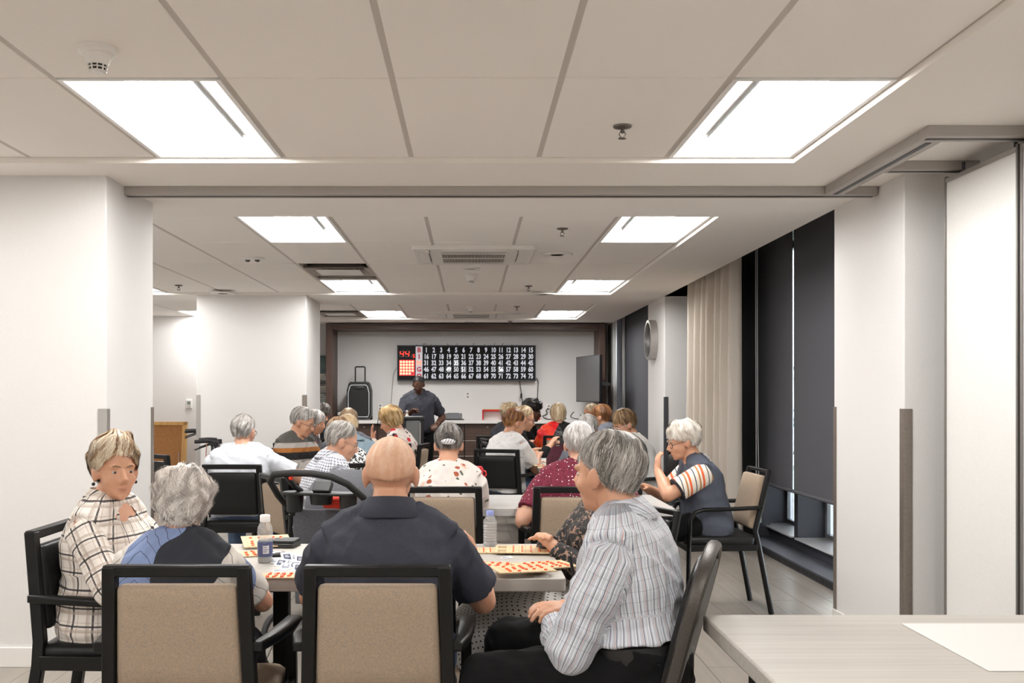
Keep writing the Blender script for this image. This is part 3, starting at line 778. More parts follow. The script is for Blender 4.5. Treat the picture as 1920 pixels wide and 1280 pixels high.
def tube_chair(label, loc, rz, group, pad=None, seat=None):
    """metal tube arm chair with padded back"""
    t = empty('tube_chair', label, 'chair', loc, rz, group)
    for s in (-1, 1):
        MB().tube([(s * .215, -.3, 0), (s * .21, -.22, .43), (s * .205, -.2, .52), (s * .195, -.29, .9)], .0135, 10, flat=(1, 1.3)).build('rear_leg', M_frame, t, smooth=True)
        MB().tube([(s * .245, .24, 0), (s * .247, .23, .4), (s * .247, .22, .6), (s * .247, .19, .645), (s * .245, .14, .66), (s * .238, -.05, .664), (s * .215, -.238, .67)], .0135, 10, flat=(1.2, 1)).build('arm_frame', M_frame, t, smooth=True)
        MB().bar((s * .215, -.21, .42), (s * .243, .23, .42), .02, .04).build('side_rail', M_frame, t, bevel=.003)
    MB().bar((-.2, -.29, .895), (.2, -.29, .895), .028, .02).build('top_rail', M_frame, t, bevel=.004)
    MB().bar((-.245, .228, .42), (.245, .228, .42), .02, .05).build('front_rail', M_frame, t, bevel=.003)
    slab('backrest', pad or M_beige, t, .385, .365, .07, (0, -.195, .53), (0, -.272, .865), belly=.25)
    m = MB()
    m.loft([[(x * e, y * e + .0, z) for x, y in rrect(-.23, .23, -.21, .25, .05, 4)] for z, e in ((.43, .96), (.44, 1), (.478, 1), (.492, .94), (.496, .8))]).build('seat', seat or M_vinyl, t, smooth=True, angle=50)
    return t
def banquet_chair(label, loc, rz):
    t = empty('banquet_chair', label, 'chair', loc, rz)
    Mh = simple('hammered_grey', '#4a4540', .4, metal=.5, speck=.3, speck_scale=350, bump=.3, bump_scale=250)
    def back(u): return Vector((0, -.2 - .125 * u, .46 + .47 * u))
    pts = []
    for a in range(13):
        th = PI * a / 12; pts.append((-math.cos(th) * .2, math.sin(th)))
    outline = [(-.2, 0), (-.2, .62)] + [(x, .7 + .3 * z) for x, z in pts] + [(.2, .62), (.2, 0)]
    P = [back(u) + Vector((x, 0, 0)) for x, u in outline]
    MB().tube(P, .02, 8, flat=(.62, 1)).build('back_frame', Mh, t, smooth=True)
    for off, nm, mt in ((.022, 'back_pad', M_vinyl), (-.008, 'back_shell', simple('shell_grey', '#38352f', .5, bump=.1))):
        nr = Vector((0, .966, .257)); m = MB(); sc = .93
        ring = [back(.06 + .92 * u * sc) + Vector((x * .95, 0, 0)) for x, u in outline]
        m.loft([[p + nr * (off - .012) for p in ring], [p + nr * (off + .012 if off > 0 else off + .006) for p in ring]]).build(nm, mt, t, bevel=.006 if off > 0 else .002)
    for s in (-1, 1):
        MB().tube([(s * .2, -.2, .46), (s * .2, -.17, .4), (s * .205, -.25, 0)], .014, 8).build('rear_leg', Mh, t, smooth=True)
        MB().tube([(s * .2, .19, .43), (s * .21, .235, 0)], .014, 8).build('front_leg', Mh, t, smooth=True)
        MB().bar((s * .2, -.19, .42), (s * .2, .2, .42), .02, .03).build('side_rail', Mh, t)
    m = MB()
    m.loft([[(x * e, y * e, z) for x, y in rrect(-.22, .22, -.2, .23, .07, 5)] for z, e in ((.43, .96), (.44, 1), (.478, 1), (.495, .92), (.5, .75))]).build('seat', M_vinyl, t, smooth=True, angle=50)
    return t
G1, G2 = 'beige and black arm chairs', 'black vinyl arm chairs'
CH = {}
def beige(x, y, rz, l): return arm_chair(l, 'beige', (x, y, 0), R(rz), G1)
def black(x, y, rz, l): return arm_chair(l, 'black', (x, y, 0), R(rz), G2)
beige(-.833, 3.14, 0, 'beige backed arm chair in front, holding the woman with curly grey hair')
beige(-.2625, 3.14, 0, 'beige backed arm chair in front, holding the man in the navy polo')
black(-1.325, 3.83, -90, 'black vinyl arm chair side on, holding the lady in the plaid shirt')
banquet_chair('grey metal banquet chair with rounded back under the man in the striped shirt', (.415, 3.12, 0), R(71))
tube_chair('black metal arm chair of the woman in black lace', (.50, 4.2, 0), R(112), 'tube arm chairs', M_vinyl)
beige(-.145, 5.64, 0, 'beige backed arm chair of the woman with the white hair clip')
beige(.545, 5.64, 0, 'beige backed arm chair of the woman in the dotted burgundy top')
tube_chair('black metal arm chair with cream back by the windows, with the denim vest woman', (1.585, 6.6, 0), R(92), 'tube arm chairs')
beige(-.99, 6.31, -60, 'beige backed arm chair beside the stroller, turned to the right')
black(-1.67, 7.39, 0, 'black vinyl arm chair holding the man in the white tee')
black(-2.47, 8.6, -38, 'empty black arm chair near the cork board')
black(.30, 9.42, -14, 'black vinyl arm chair of the woman in the white patterned tee')
beige(-.70, 10.3, 80, 'arm chair of the blond woman in the patterned blouse, seen edge on')
black(.40, 10.6, -84, 'black arm chair of the woman with dark blue glasses')
black(.40, 11.5, -80, 'empty black arm chair behind the woman with dark blue glasses')
black(1.64, 9.2, 97, 'black arm chair of the brown haired woman in the white tee')
beige(1.1, 12.62, 0, 'beige backed arm chair of the woman in the red jacket')
black(-1.62, 9.3, -125, 'black arm chair of the woman in the striped grey sweater')
black(-1.72, 10.6, -105, 'black arm chair of the woman with the grey bob')
black(-.93, 7.5, 25, 'black arm chair of the woman in the black and white print top')
black(-.93, 8.45, 45, 'arm chair of the man in the pale blue shirt')
black(-1.13, 9.5, 10, 'arm chair of the balding man behind the blue shirt')
black(-2.3, 12.9, 30, 'arm chair of the man in the dark checked shirt by the pier')
black(-1.95, 13.7, 30, 'arm chair of the curly grey head farthest left')
black(.40, 12.4, -40, 'arm chair of the curly blond woman before the red racks')
black(.72, 13.8, -100, 'black arm chair of the woman with dark puffy hair')
black(.99, 8.4, 0, 'arm chair of the short grey head behind the white haired woman')
black(1.62, 11.6, 62, 'arm chair of the auburn haired woman in the blue grey shirt')
black(1.74, 13.4, 85, 'arm chair of the pale haired man beside the screen')

# ------------------------------------------------------------------ tables
M_topg = wood('grey_white_laminate', '#b4b3b1', '#c1c0bd', 1.5, 50, .35, axis=0, bump=.02)
M_edge = wood('laminate_edge', '#a8a199', '#b5aea6', 2, 30, .45, axis=0, bump=.03)
def table(label, x0, x1, y0, y1, top=None, z=.735, r_=.02, th=.045, legs='tee'):
    cx, cy = (x0 + x1) / 2, (y0 + y1) / 2; t = empty('table', label, 'table', (cx, cy, 0), group=None)
    hx, hy = (x1 - x0) / 2, (y1 - y0) / 2
    o = MB().prism(rrect(-hx, hx, -hy, hy, r_, 4), z - th, z).build('table_top', [top or M_top], t, bevel=.003)
    along = hx > hy
    for s in (-1, 1):
        lx, ly = (s * (hx - .42), 0) if along else (0, s * (hy - .42))
        g = MB().box((lx, ly, .38), (.06, .06, z - th - .06)).build('pedestal', M_frame, t, bevel=.005)
        f = (.06, hy * 1.5, .035) if along else (hx * 1.5, .06, .035)
        MB().box((lx, ly, .035), f).build('foot', M_frame, t, bevel=.01)
        MB().box((lx, ly, z - th - .012), f[:2] + (.02,)).build('bracket', M_frame, t)
        for q in (-1, 1):
            MB().cyl((lx + (0 if along else q * f[0] * .45), ly + (q * f[1] * .45 if along else 0), 0), (lx + (0 if along else q * f[0] * .45), ly + (q * f[1] * .45 if along else 0), .02), .018, n=10).build('glide', M_blackplastic, t)
    return t
T1Z = .735
table('pale wood laminate table in the foreground, with cards, dabbed chips and two bottles', -1.15, .335, 3.54, 4.38)
table('white laminate table of the second row, behind the water bottle', -.46, 1.16, 5.75, 6.55, M_topg)
table('white table in the middle right, with cards before the patterned tee', .62, 1.2, 8.85, 10.5, M_topg)
table('white table on the left between the white tee and the striped sweater', -2.0, -1.24, 7.95, 8.85, M_topg)
table('white table behind the pale blue shirt, left of the lectern', -1.32, -.95, 10.2, 11.3, M_topg)
table('white table farthest right, in front of the red jacket', .98, 1.36, 13.1, 13.9, M_topg)
table('white table at the far left behind the rear pier', -2.75, -2.1, 13.2, 14.3, M_topg)
t = empty('front_table', 'pale ash laminate table in the right foreground corner with a white sheet on it', 'table', (1.6, 2.07, 0))
MB().prism(rrect(-.93, .93, -.87, .87, .012, 3), .695, .74).build('table_top', M_top, t, bevel=.006)
for sx in (-1, 1):
    for sy in (-1, 1): MB().box((sx * .8, sy * .72, .347), (.06, .06, .695)).build('leg', M_frame, t, bevel=.004)
o = MB().prism([(1.185, 2.33), (2.5, 2.33), (2.5, 2.81), (1.19, 2.81)], .7402, .7435).build('paper_sheet', simple('card_white', '#dddcd9', .6), bevel=.001)
tag(o, 'large white card sheet lying on the right foreground table', 'paper')

# ------------------------------------------------------------------ things on the tables
def card_mat():
    n = NT('bingo_card_board'); v = n.coord(); X, Y, Z = n.xyz(v)
    f = n.noise(v, 90, 2.); base = n.ramp(f, [(.3, rgb('#cfb48a')), (.7, rgb('#dcc49c'))])
    gx = n.math('GREATER_THAN', n.math('FRACT', n.math('MULTIPLY', X, 38.)), .88); gy = n.math('GREATER_THAN', n.math('FRACT', n.math('MULTIPLY', Y, 42.)), .86)
    n.col(n.mix(n.math('MULTIPLY', n.math('MAXIMUM', gx, gy), .45), base, rgb('#8d7550'))); n.set(Roughness=.6); return n.mat
M_card = card_mat(); M_chip = simple('orange_chip', '#f0561c', .35); M_shut = simple('orange_shutter', '#e8693a', .4)
def bingo_card(label, x, y, z, rz, w=.26, d=.17, seed=0, style='chips', group='cardboard bingo cards', tilt=0.):
    t = empty('bingo_card', label, 'bingo card', (x, y, z), R(rz), group); t.rotation_euler = (R(tilt), 0, R(rz))
    MB().bx(-w / 2, w / 2, -d / 2, d / 2, 0, .005).build('board', M_card, t, bevel=.001)
    rd = random.Random(seed)
    if style == 'chips':
        for i in range(5):
            for j in range(5):
                if rd.random() < .22: continue
                cx, cy = -w * .3 + w * .155 * i + rd.uniform(-.003, .003), -d * .38 + d * .165 * j
                MB().lathe([(.0062, .005), (.0062, .0085), (.0045, .0095)], 10, (cx, cy, 0)).build('chip', M_chip, t)
    else:
        for j in range(2):
            for i in range(5):
                cx, cy = -w * .2 + w * .14 * i, -d * .24 + d * .46 * j
                MB().box((cx, cy, .006), (.0045, d * .34, .003)).build('shutter', M_shut, t)
    if style != 'chips':
        m = MB()
        for j in range(2):
            for k in range(4): m.bx(-w * .46, -w * .32, -d * .4 + d * .5 * j + .014 * k, -d * .4 + d * .5 * j + .014 * k + .005, .005, .0056)
        o = m.build('print', simple('print_brown', '#9a845f', .6), t); o['kind'] = 'stuff'
    return t
# positions read off the table plane
def tp(x, y, z=T1Z):
    d = (CAMZ - z) * F / (y - VY); return ((x - VX) * d / F, d)
bx, by_ = tp(986, 1034); bingo_card('bingo card with red shutters at the table corner behind the fan of cards', bx, by_ , T1Z + .0068, -3, .25, .2, 1, 'shutters')
bx, by_ = tp(912, 1032); bingo_card('bingo card with red shutters beside the blue capped bottle', bx, by_ - .02, T1Z + .001, 0, .2, .14, 2, 'shutters')
bx, by_ = tp(938, 1062); bingo_card('chip covered card by the fist of the man in navy', bx - .01, by_, T1Z + .001, -12, .2, .15, 3)
bx, by_ = tp(1026, 1064); bingo_card('chip covered card reaching over the right table edge', bx - .01, by_, T1Z + .0072, 22, .21, .15, 4)
bx, by_ = tp(980, 1077); bingo_card('chip covered card lying on top in front of the fan', bx, by_, T1Z + .0178, 14, .21, .14, 5)
bx, by_ = tp(530, 1081); bingo_card('chip covered card at the front table edge between the two beige chairs', bx, by_ , T1Z + .001, 0, .16, .1, 6)
bx, by_ = tp(497, 1026); bingo_card('tilted card leaning on the black case behind the left bottle', bx, by_ + .03, T1Z + .02, 18, .2, .15, 7, 'chips', tilt=10)
bx, by_ = tp(460, 1040); bingo_card('card with chips by the shoulder of the curly grey haired woman', bx, by_, T1Z + .001, 20, .2, .14, 8)
cx_, cy_ = tp(529, 1026)
t = empty('card_case', 'flat black plastic case under the tilted card on the foreground table', 'case', (cx_, cy_ + .03, T1Z + .001), R(-8))
MB().prism(rrect(-.08, .06, -.06, .06, .012), 0, .018).build('base', M_blackplastic, t, bevel=.003)
MB().prism(rrect(-.075, .058, -.05, .058, .012), .018, .03).build('lid', M_blackplastic, t, bevel=.003)
MB().bx(-.01, .045, .0, .004, .03, .0315).build('latch', M_alu, t)
cx_, cy_ = tp(514, 1046)
t = empty('eyeglass_case', 'small black open glasses case beside the left water bottle', 'case', (cx_, cy_, T1Z + .001), R(15))
m = MB(); m.ell((0, 0, .012), (.06, .03, .012), 20, 10); m.build('shell', M_blackplastic, t, smooth=True)
MB().ell((.01, 0, .02), (.035, .018, .006), 16, 8).build('mirror', M_chrome, t, smooth=True)
# navy printed snack packets
M_pk = simple('packet_white', '#e6e6e8', .35); M_pn = simple('packet_navy', '#2d3658', .4)
pk = [(517, 1053, 10), (527, 1059, -4), (538, 1050, 20), (545, 1057, 3), (553, 1063, -8), (563, 1055, 12), (536, 1064, 0), (560, 1068, 5), (572, 1063, -15), (549, 1047, 30)]
for i, (px_, py_, a) in enumerate(pk):
    x, y = tp(px_, py_)
    t = empty('sugar_packet', ('white and navy printed packet in the pile on the foreground table, ' + ['far left', 'left front', 'back', 'centre', 'front centre', 'back right', 'front left', 'front right', 'rightmost', 'rearmost'][i]), 'packet', (x, y, T1Z + .001 + .004 * (i % 3)), R(a), 'navy printed packets')
    t.rotation_euler = (R(12 + 8 * (i % 3)), R(5 * (i % 2)), R(a))
    MB().prism(rrect(-.022, .022, -.03, .03, .003), .0, .006).build('sachet', M_pk, t, bevel=.002)
    MB().bx(-.013, .014, -.02, .016, .006, .0066).build('label_print', M_pn, t)
    MB().bx(-.008, .01, -.004, .0, .0066, .007).bx(-.008, .006, .005, .008, .0066, .007).build('print_line', M_pk, t)
for i, (px_, py_, a, l) in enumerate([(950, 1046, 30, 'small white slip with printed figures under the shutter card'), (524, 1070, 5, 'small white slip with blue print in front of the packets'), (1018, 1089, -10, 'tiny curled white slip at the right front table edge')]):
    x, y = tp(px_, py_); t = empty('paper_slip', l, 'paper', (min(x, .295), max(y, 3.575), T1Z + .0005), R(a))
    MB().add([(-.025, -.012, 0), (.025, -.012, .001), (.025, .012, .006), (-.025, .012, .0015)], [(0, 1, 2, 3)]).build('slip', M_pk, t, fix=False)
    MB().bx(-.018, .018, -.004, .004, .002, .003).build('print', simple('slip_ink', '#565b78', .6), t)
# bottles
def pet_mat():
    n = NT('clear_plastic'); n.set(Roughness=.08, IOR=1.3, Alpha=.36); n.col('#f6f8f8'); n.b.inputs['Transmission Weight'].default_value = .45
    v = n.coord(); n.bump(n.noise(n.scale(v, (40, 40, 60)), 1., 2.), .4, .004); return n.mat
M_pet = pet_mat()
n = NT('water'); n.set(Roughness=.02, IOR=1.2); n.b.inputs['Transmission Weight'].default_value = .7; n.col('#eef2f4'); M_water = n.mat
def bottle(label, px_, py_, prof, cap, capmat, water, wrap):
    x, y = tp(px_, py_); t = empty('water_bottle', label, 'bottle', (x, y, T1Z + .001))
    MB().lathe(prof, 28).build('body', M_pet, t, smooth=True)
    zc = prof[-1][1]
    MB().lathe([(.0155, zc - .014), (.016, zc - .012), (.016, zc + .004), (.0145, zc + .006)] if cap == 's' else [(.019, zc - .018), (.0195, zc - .015), (.0195, zc + .006), (.017, zc + .009)], 24).build('cap', capmat, t, smooth=True)
    MB().lathe([(r_ * .93, z) for r_, z in prof if z < water], 24).build('water', M_water, t, smooth=True)
    if wrap:
        MB().lathe([(wrap[0], wrap[1]), (wrap[0] + .0006, wrap[1] + .002), (wrap[0] + .0006, wrap[2] - .002), (wrap[0], wrap[2])], 28).build('label_wrap', M_pn2, t, smooth=True)
        m = MB(); rr = wrap[0] + .0015; vs = []
        for z in (wrap[1] + .012, wrap[2] - .012):
            for k in range(6): a = R(-95 + 9 * k); vs.append((rr * math.cos(a), rr * math.sin(a), z))
        m.add(vs, [(k, k + 1, 7 + k, 6 + k) for k in range(5)]); pp = m.build('print_panel', M_pk, t, fix=False)
        m = MB(); rr += .0006
        for q in range(5):
            z = wrap[1] + .018 + q * .008; a0, a1 = R(-92), R(-92 + (34 if q % 2 else 26)); vs = []
            for zz in (z, z + .003):
                for k in range(4): a = a0 + (a1 - a0) * k / 3; vs.append((rr * math.cos(a), rr * math.sin(a), zz))
            m.add(vs, [(k, k + 1, 5 + k, 4 + k) for k in range(3)])
        m.build('print_line', simple('label_ink', '#6d7390', .5), t, fix=False)
    return t
M_pn2 = simple('label_navy', '#4d5580', .35)
bottle('half empty water bottle with white cap and navy label on the foreground table', 497, 1054,
       [(.0, .0), (.026, .0), (.029, .004), (.029, .012), (.0275, .018), (.0285, .03), (.0285, .078), (.0265, .086), (.029, .098), (.0295, .112), (.0275, .134), (.0195, .15), (.0135, .157), (.0135, .172)], 'l', M_white, .088, (.0287, .024, .08))
bottle('full water bottle with blue cap standing at the far edge of the foreground table', 919, 1023,
       [(.0, .0), (.0275, .0), (.03, .005)] + [(.0300 - (.0026 if k % 2 else 0), .012 + .006 * k) for k in range(15)] + [(.029, .105), (.018, .125), (.0125, .132), (.0125, .142)], 's', simple('cap_blue', '#8d99d6', .4), .105, None)
# red flask beside the hair clip woman
x, y = tp(893, 946); 
t = empty('drink_flask', 'red plastic drinking flask with carry loop on the second table', 'flask', (.045, 5.98, .736))
MB().lathe([(.0, 0), (.03, 0), (.033, .006), (.033, .15), (.031, .17)], 24).build('body', simple('flask_red', '#c3202f', .3), t, smooth=True)
MB().lathe([(.031, .166), (.034, .172), (.034, .205), (.026, .222), (.0, .224)], 24).build('lid', simple('flask_lid', '#d9333b', .3), t, smooth=True)
MB().tube([(.03, -.005, .2), (.048, -.01, .19), (.05, -.01, .17), (.034, -.005, .16)], .005, 8).build('loop', simple('flask_lid', '#d9333b', .3), t, smooth=True)
# cards on the other tables
for i, (x, y, a, l) in enumerate([(.72, 8.98, -8, 'nearest card on the middle right table'), (.70, 9.25, 5, 'card under the hand of the patterned tee woman'), (.74, 9.75, 0, 'card before the woman with blue glasses'), (1.1, 13.3, 0, 'card before the red jacket'), (1.3, 13.5, 10, 'second card before the red jacket'), (-1.5, 8.6, 10, 'card by the hands of the striped sweater woman'), (-1.0, 10.4, 0, 'card before the blond woman in the patterned blouse')]):
    bingo_card('cardboard bingo card, ' + l, x, y, .737, a, .24, .16, 20 + i)
t = empty('folder', 'black folder standing upright on the middle right table', 'folder', (.98, 10.05, .736), R(-25))
MB().bx(-.1, .1, -.003, .003, 0, .2).build('front_cover', M_blackplastic, t); MB().box((0, .05, .1), (.2, .004, .2), Matrix.Rotation(R(20), 3, 'X')).build('back_cover', M_blackplastic, t)
# burgundy bag behind the white haired woman
n = NT('burgundy_cloth'); v = n.coord(); n.col(n.ramp(n.noise(v, 60, 3.), [(.3, rgb('#3a1420')), (.7, rgb('#56202f'))])); n.set(Roughness=.9)
m = MB(); rings = []; rd = random.Random(5)
for z, a, b in ((0, .1, .07), (.04, .115, .08), (.09, .1, .07), (.13, .085, .05), (.165, .075, .03), (.18, .06, .02)):
    rings.append([(a * math.cos(2 * PI * k / 20) * (1 + .12 * math.sin(3 * k + z * 30)), b * math.sin(2 * PI * k / 20) * (1 + .1 * math.cos(5 * k)), z + .012 * math.sin(k * 1.1)) for k in range(20)])
t = empty('hand_bag', 'soft burgundy bag on the middle right table beside the white haired woman', 'bag', (.78, 8.93, .745))
m.loft(rings).build('pouch', n.mat, t, smooth=True); MB().tube([(-.05, 0, .17), (-.03, .0, .2), (.03, 0, .2), (.05, 0, .17)], .006, 8).build('handle', n.mat, t, smooth=True)

# ------------------------------------------------------------------ stroller
M_str = fabric('stroller_grey', '#4a4b50', '#66676c', 500)
M_foam = simple('foam_black', '#1d1c1c', .7, speck=.2, speck_scale=200, bump=.3, bump_scale=200)
st = empty('stroller', 'grey baby stroller with black handlebar and cup tray behind the foreground table', 'stroller', (-.72, 5.02, 0), R(-14))
def arc(c, rx, rz_, a0, a1, n, y0=0, y1=0):
    return [(c[0] + rx * math.cos(R(a0 + (a1 - a0) * k / n)), c[1] + y0 + (y1 - y0) * k / n, c[2] + rz_ * math.sin(R(a0 + (a1 - a0) * k / n))) for k in range(n + 1)]
hb = [(-.2, .1, .77), (-.235, -.02, .88), (-.24, -.1, .955), (-.2, -.14, .99), (-.1, -.155, 1.0), (.0, -.155, 1.0), (.1, -.15, .985), (.17, -.12, .95), (.215, -.03, .88), (.24, .08, .79)]
MB().tube(hb, .017, 12).build('handlebar', M_foam, st, smooth=True)
MB().tube([(-.13, -.15, .985), (-.12, -.08, .93), (-.12, .0, .9)], .014, 8).build('tray_bracket', M_blackplastic, st, smooth=True)
m = MB(); m.prism(rrect(-.2, .2, -.09, .03, .05), .885, .9); m.build('tray', M_blackplastic, st, bevel=.006)
for x, r0, z0 in ((-.14, .045, .8), (.14, .045, .8), (0, .06, .84)):
    MB().lathe([(r0 * .85, z0), (r0, .895), (r0 * .92, .895), (r0 * .78, z0 + .01), (.001, z0 + .012)], 20, (x, -.03, 0)).build('cup_holder', M_blackplastic, st, smooth=True)
MB().box((.02, -.06, .925), (.09, .03, .06), Matrix.Rotation(R(-40), 3, 'X')).build('phone_rest', M_blackplastic, st, bevel=.004)
MB().prism([(-.19, .32), (.19, .32), (.205, .8), (-.205, .8)], .085, .105, 'y').build('rear_panel', M_str, st, bevel=.006)
m = MB(); pk_ = [(-.1, .34), (.1, .34)] + [(.1 * math.cos(R(a)), .58 + .085 * math.sin(R(a))) for a in range(0, 181, 15)]
m.prism(pk_, .066, .085, 'y').build('rear_pocket', simple('pocket_black', '#232325', .9, speck=.2), st, bevel=.008)
MB().box((.02, .083, .735), (.018, .006, .05)).build('loop_tag', M_black, st)
m = MB(); rings = []
for k in range(13):
    a = R(-10 + 200 * k / 12); w = .19
    rings.append([(-.03 + x, .42 - .26 * math.cos(a) * s, .78 + .2 * s * max(math.sin(a), -.45)) for x, s in ((-w, .55), (-w * .85, .86), (-w * .4, .99), (0, 1.02), (w * .4, .99), (w * .85, .86), (w, .55))])
vs = [p for r_ in rings for p in r_]; fs = [(i * 7 + j, i * 7 + j + 1, (i + 1) * 7 + j + 1, (i + 1) * 7 + j) for i in range(12) for j in range(6)]
m.add(vs, fs); o = m.build('canopy', M_str, st, smooth=True, angle=180); s_ = o.modifiers.new('thick', 'SOLIDIFY'); s_.thickness = .012; s_ = o.modifiers.new('sub', 'SUBSURF'); s_.levels = s_.render_levels = 1
MB().box((-.07, .168, .87), (.04, .006, .02), Matrix.Rotation(R(-8), 3, 'Y')).build('leather_patch', simple('leather_brown', '#6b4f3a', .6), st)
m = MB()
m.prism([(.3, .38), (.62, .36), (.42, .95), (.24, .8)], -.17, .17, 'x'); m.build('seat_shell', M_str, st, bevel=.03)
M_rs = simple('strap_red', '#e0351c', .6)
MB().box((.05, .07, .84), (.16, .05, .06)).build('red_pouch', M_rs, st, bevel=.015)
MB().tube([(.2, .05, .86), (.235, .02, .87), (.25, .04, .82), (.24, .05, .76), (.225, .06, .74)], .007, 6).build('red_strap', M_rs, st, smooth=True)
MB().ell((-.105, -.155, .975), (.012, .01, .01), 10, 6).build('red_button', M_rs, st, smooth=True)
for s in (-1, 1):
    MB().tube([(s * .22, .1, .77), (s * .24, .12, .5), (s * .26, .02, .15)], .012, 8).build('rear_tube', M_blackplastic, st, smooth=True)
    MB().tube([(s * .22, .12, .55), (s * .2, .45, .32), (s * .14, .72, .13)], .012, 8).build('front_tube', M_blackplastic, st, smooth=True)
    for yy, rr, xx in ((.02, .14, .28), (.74, .11, .16)):
        wh = MB().tube([(s * xx, yy + rr * .88 * math.cos(2 * PI * k / 28), rr + rr * .88 * math.sin(2 * PI * k / 28)) for k in range(28)], rr * .12, 8, closed=True).build('wheel', M_foam, st, smooth=True)
        m = MB().cyl((s * xx - .02, yy, rr), (s * xx + .02, yy, rr), .025, n=12)
        for k in range(5): m.bar((s * xx, yy, rr), (s * xx, yy + rr * .8 * math.cos(2 * PI * k / 5), rr + rr * .8 * math.sin(2 * PI * k / 5)), .012, .016, (1, 0, 0))
        m.build('spokes', M_alu, wh)
MB().bx(-.18, .18, .12, .6, .2, .22).build('basket', M_str, st, bevel=.01)

# ------------------------------------------------------------------ walkers
def rollator(label, x, y, rz, strap=False):
    t = empty('walker', label, 'walker', (x, y, 0), R(rz), 'wheeled walkers')
    for s in (-1, 1):
        MB().tube([(s * .26, -.26, .1), (s * .25, -.12, .55), (s * .25, -.13, .88), (s * .25, -.16, .92)], .014, 8).build('rear_tube', M_darkgrey, t, smooth=True)
        MB().tube([(s * .25, -.12, .55), (s * .25, .22, .5), (s * .25, .3, .1)], .014, 8).build('front_tube', M_darkgrey, t, smooth=True)
        MB().tube([(s * .25, -.12, .92), (s * .25, -.2, .925), (s * .25, -.3, .92)], .019, 10).build('grip', M_foam, t, smooth=True)
        MB().tube([(s * .25, -.13, .9), (s * .25, -.2, .875), (s * .25, -.3, .84)], .008, 6).build('brake_lever', M_blackplastic, t, smooth=True)
        MB().box((s * .25, -.11, .9), (.04, .08, .05)).build('brake_housing', M_blackplastic, t, bevel=.008)
        for yy in (-.27, .31):
            w_ = MB().tube([(s * .27, yy + .088 * math.cos(2 * PI * k / 20), .1 + .088 * math.sin(2 * PI * k / 20)) for k in range(20)], .013, 8, closed=True).build('wheel', M_foam, t, smooth=True)
            MB().cyl((s * .27 - .012, yy, .1), (s * .27 + .012, yy, .1), .06, n=14).build('hub', simple('hub_grey', '#9a9a9a', .5), w_)
    MB().prism(rrect(-.23, .23, -.12, .18, .03), .53, .56).build('seat', M_vinyl, t, bevel=.008)
    MB().tube([(-.25, .1, .78), (0, .18, .8), (.25, .1, .78)], .016, 8).build('back_band', M_foam, t, smooth=True)
    MB().bar((-.25, -.1, .86), (.25, -.1, .86), .025, .04).build('cross_bar', M_blackplastic, t)
    if strap: MB().tube([(.25, -.18, .94), (.262, -.19, .8), (.258, -.18, .5), (.262, -.19, .42)], .008, 6, flat=(1.6, .6)).build('strap', simple('strap_peach', '#d79a86', .7), t, smooth=True)
rollator('black wheeled walker with a peach strap by the rear left pier', -2.45, 10.3, -80, True)
rollator('black wheeled walker half hidden behind the rear left pier', -3.35, 13.1, -75)
# cork board leaning on the far left wall
t = empty('cork_board', 'wood framed cork board standing on the floor against the far left wall', 'cork board', (-4.28, 13.9, 0)); t.rotation_euler = (R(-6), 0, R(-4))
n = NT('cork'); v = n.coord(); n.col(n.ramp(n.noise(v, 130, 4.), [(.3, rgb('#8e5f33')), (.7, rgb('#b58352'))])); n.set(Roughness=.95); n.bump(n.noise(v, 130), .3, .003)
MB().bx(-.42, .36, -.012, .012, .04, .98).build('cork_panel', n.mat, t)
M_pine = wood('pine_frame', '#b98a4c', '#cfa467', 2, 40, .6, axis=2)
for a in ((-.46, -.4, .0, 1.02), (.34, .4, 0, 1.02), (-.46, .4, 0, .05), (-.46, .4, .97, 1.02)): MB().bx(a[0], a[1], -.03, .02, a[2], a[3]).build('frame_bar', M_pine, t, bevel=.003)
MB().tube([(.3, -.02, .6), (.31, -.03, .4), (.33, -.03, .3), (.31, -.03, .1)], .005, 6).build('hanging_wire', M_alu, t, smooth=True)
MB().bx(-.3, -.2, -.014, -.012, .86, .89).build('paper_label', M_pk, t)

# ------------------------------------------------------------------ on and before the far counter
t = empty('speaker', 'black wheeled party speaker with pull handle on the counter left end', 'speaker', (-1.7, 15.72, CT + .001))
m = MB()
bodyp = [(-.165, .02), (.165, .02), (.185, .08), (.185, .45), (.155, .56), (.13, .585), (-.13, .585), (-.155, .56), (-.185, .45), (-.185, .08)]
m.prism(bodyp, -.14, .16, 'y').build('cabinet', M_blackplastic, t, bevel=.012)
MB().prism([(x * .82, .29 + (z - .3) * .82) for x, z in bodyp], -.152, -.14, 'y').build('grille', simple('grille_black', '#0d0d0e', .6, bump=.5, bump_scale=300), t)
m = MB().tube([(x * .86, -.15, .29 + (z - .3) * .86) for x, z in bodyp], .007, 6, closed=True); m.build('light_ring', simple('ring_grey', '#c9ccd0', .4), t, smooth=True)
MB().ell((0, -.15, .49), (.09, .012, .035), 16, 8).build('horn', M_blackplastic, t, smooth=True)
MB().tube([(-.075, .08, .58), (-.075, .08, .81), (-.068, .08, .82), (.068, .08, .82), (.075, .08, .81), (.075, .08, .58)], .011, 8).build('pull_handle', M_blackplastic, t, smooth=True)
for s in (-1, 1): MB().cyl((s * .15, .12, .035), (s * .185, .12, .035), .035, n=16).build('wheel', M_foam, t)
t = empty('canister', 'small white and green canister at the left end of the counter', 'canister', (-2.0, 15.75, CT + .001))
MB().lathe([(.0, 0), (.048, 0), (.05, .005), (.05, .12), (.048, .125)], 24).build('body', M_plastic_w, t, smooth=True)
MB().lathe([(.051, .03), (.0515, .032), (.0515, .07), (.051, .072)], 24).build('band', simple('band_green', '#466b55', .5), t, smooth=True)
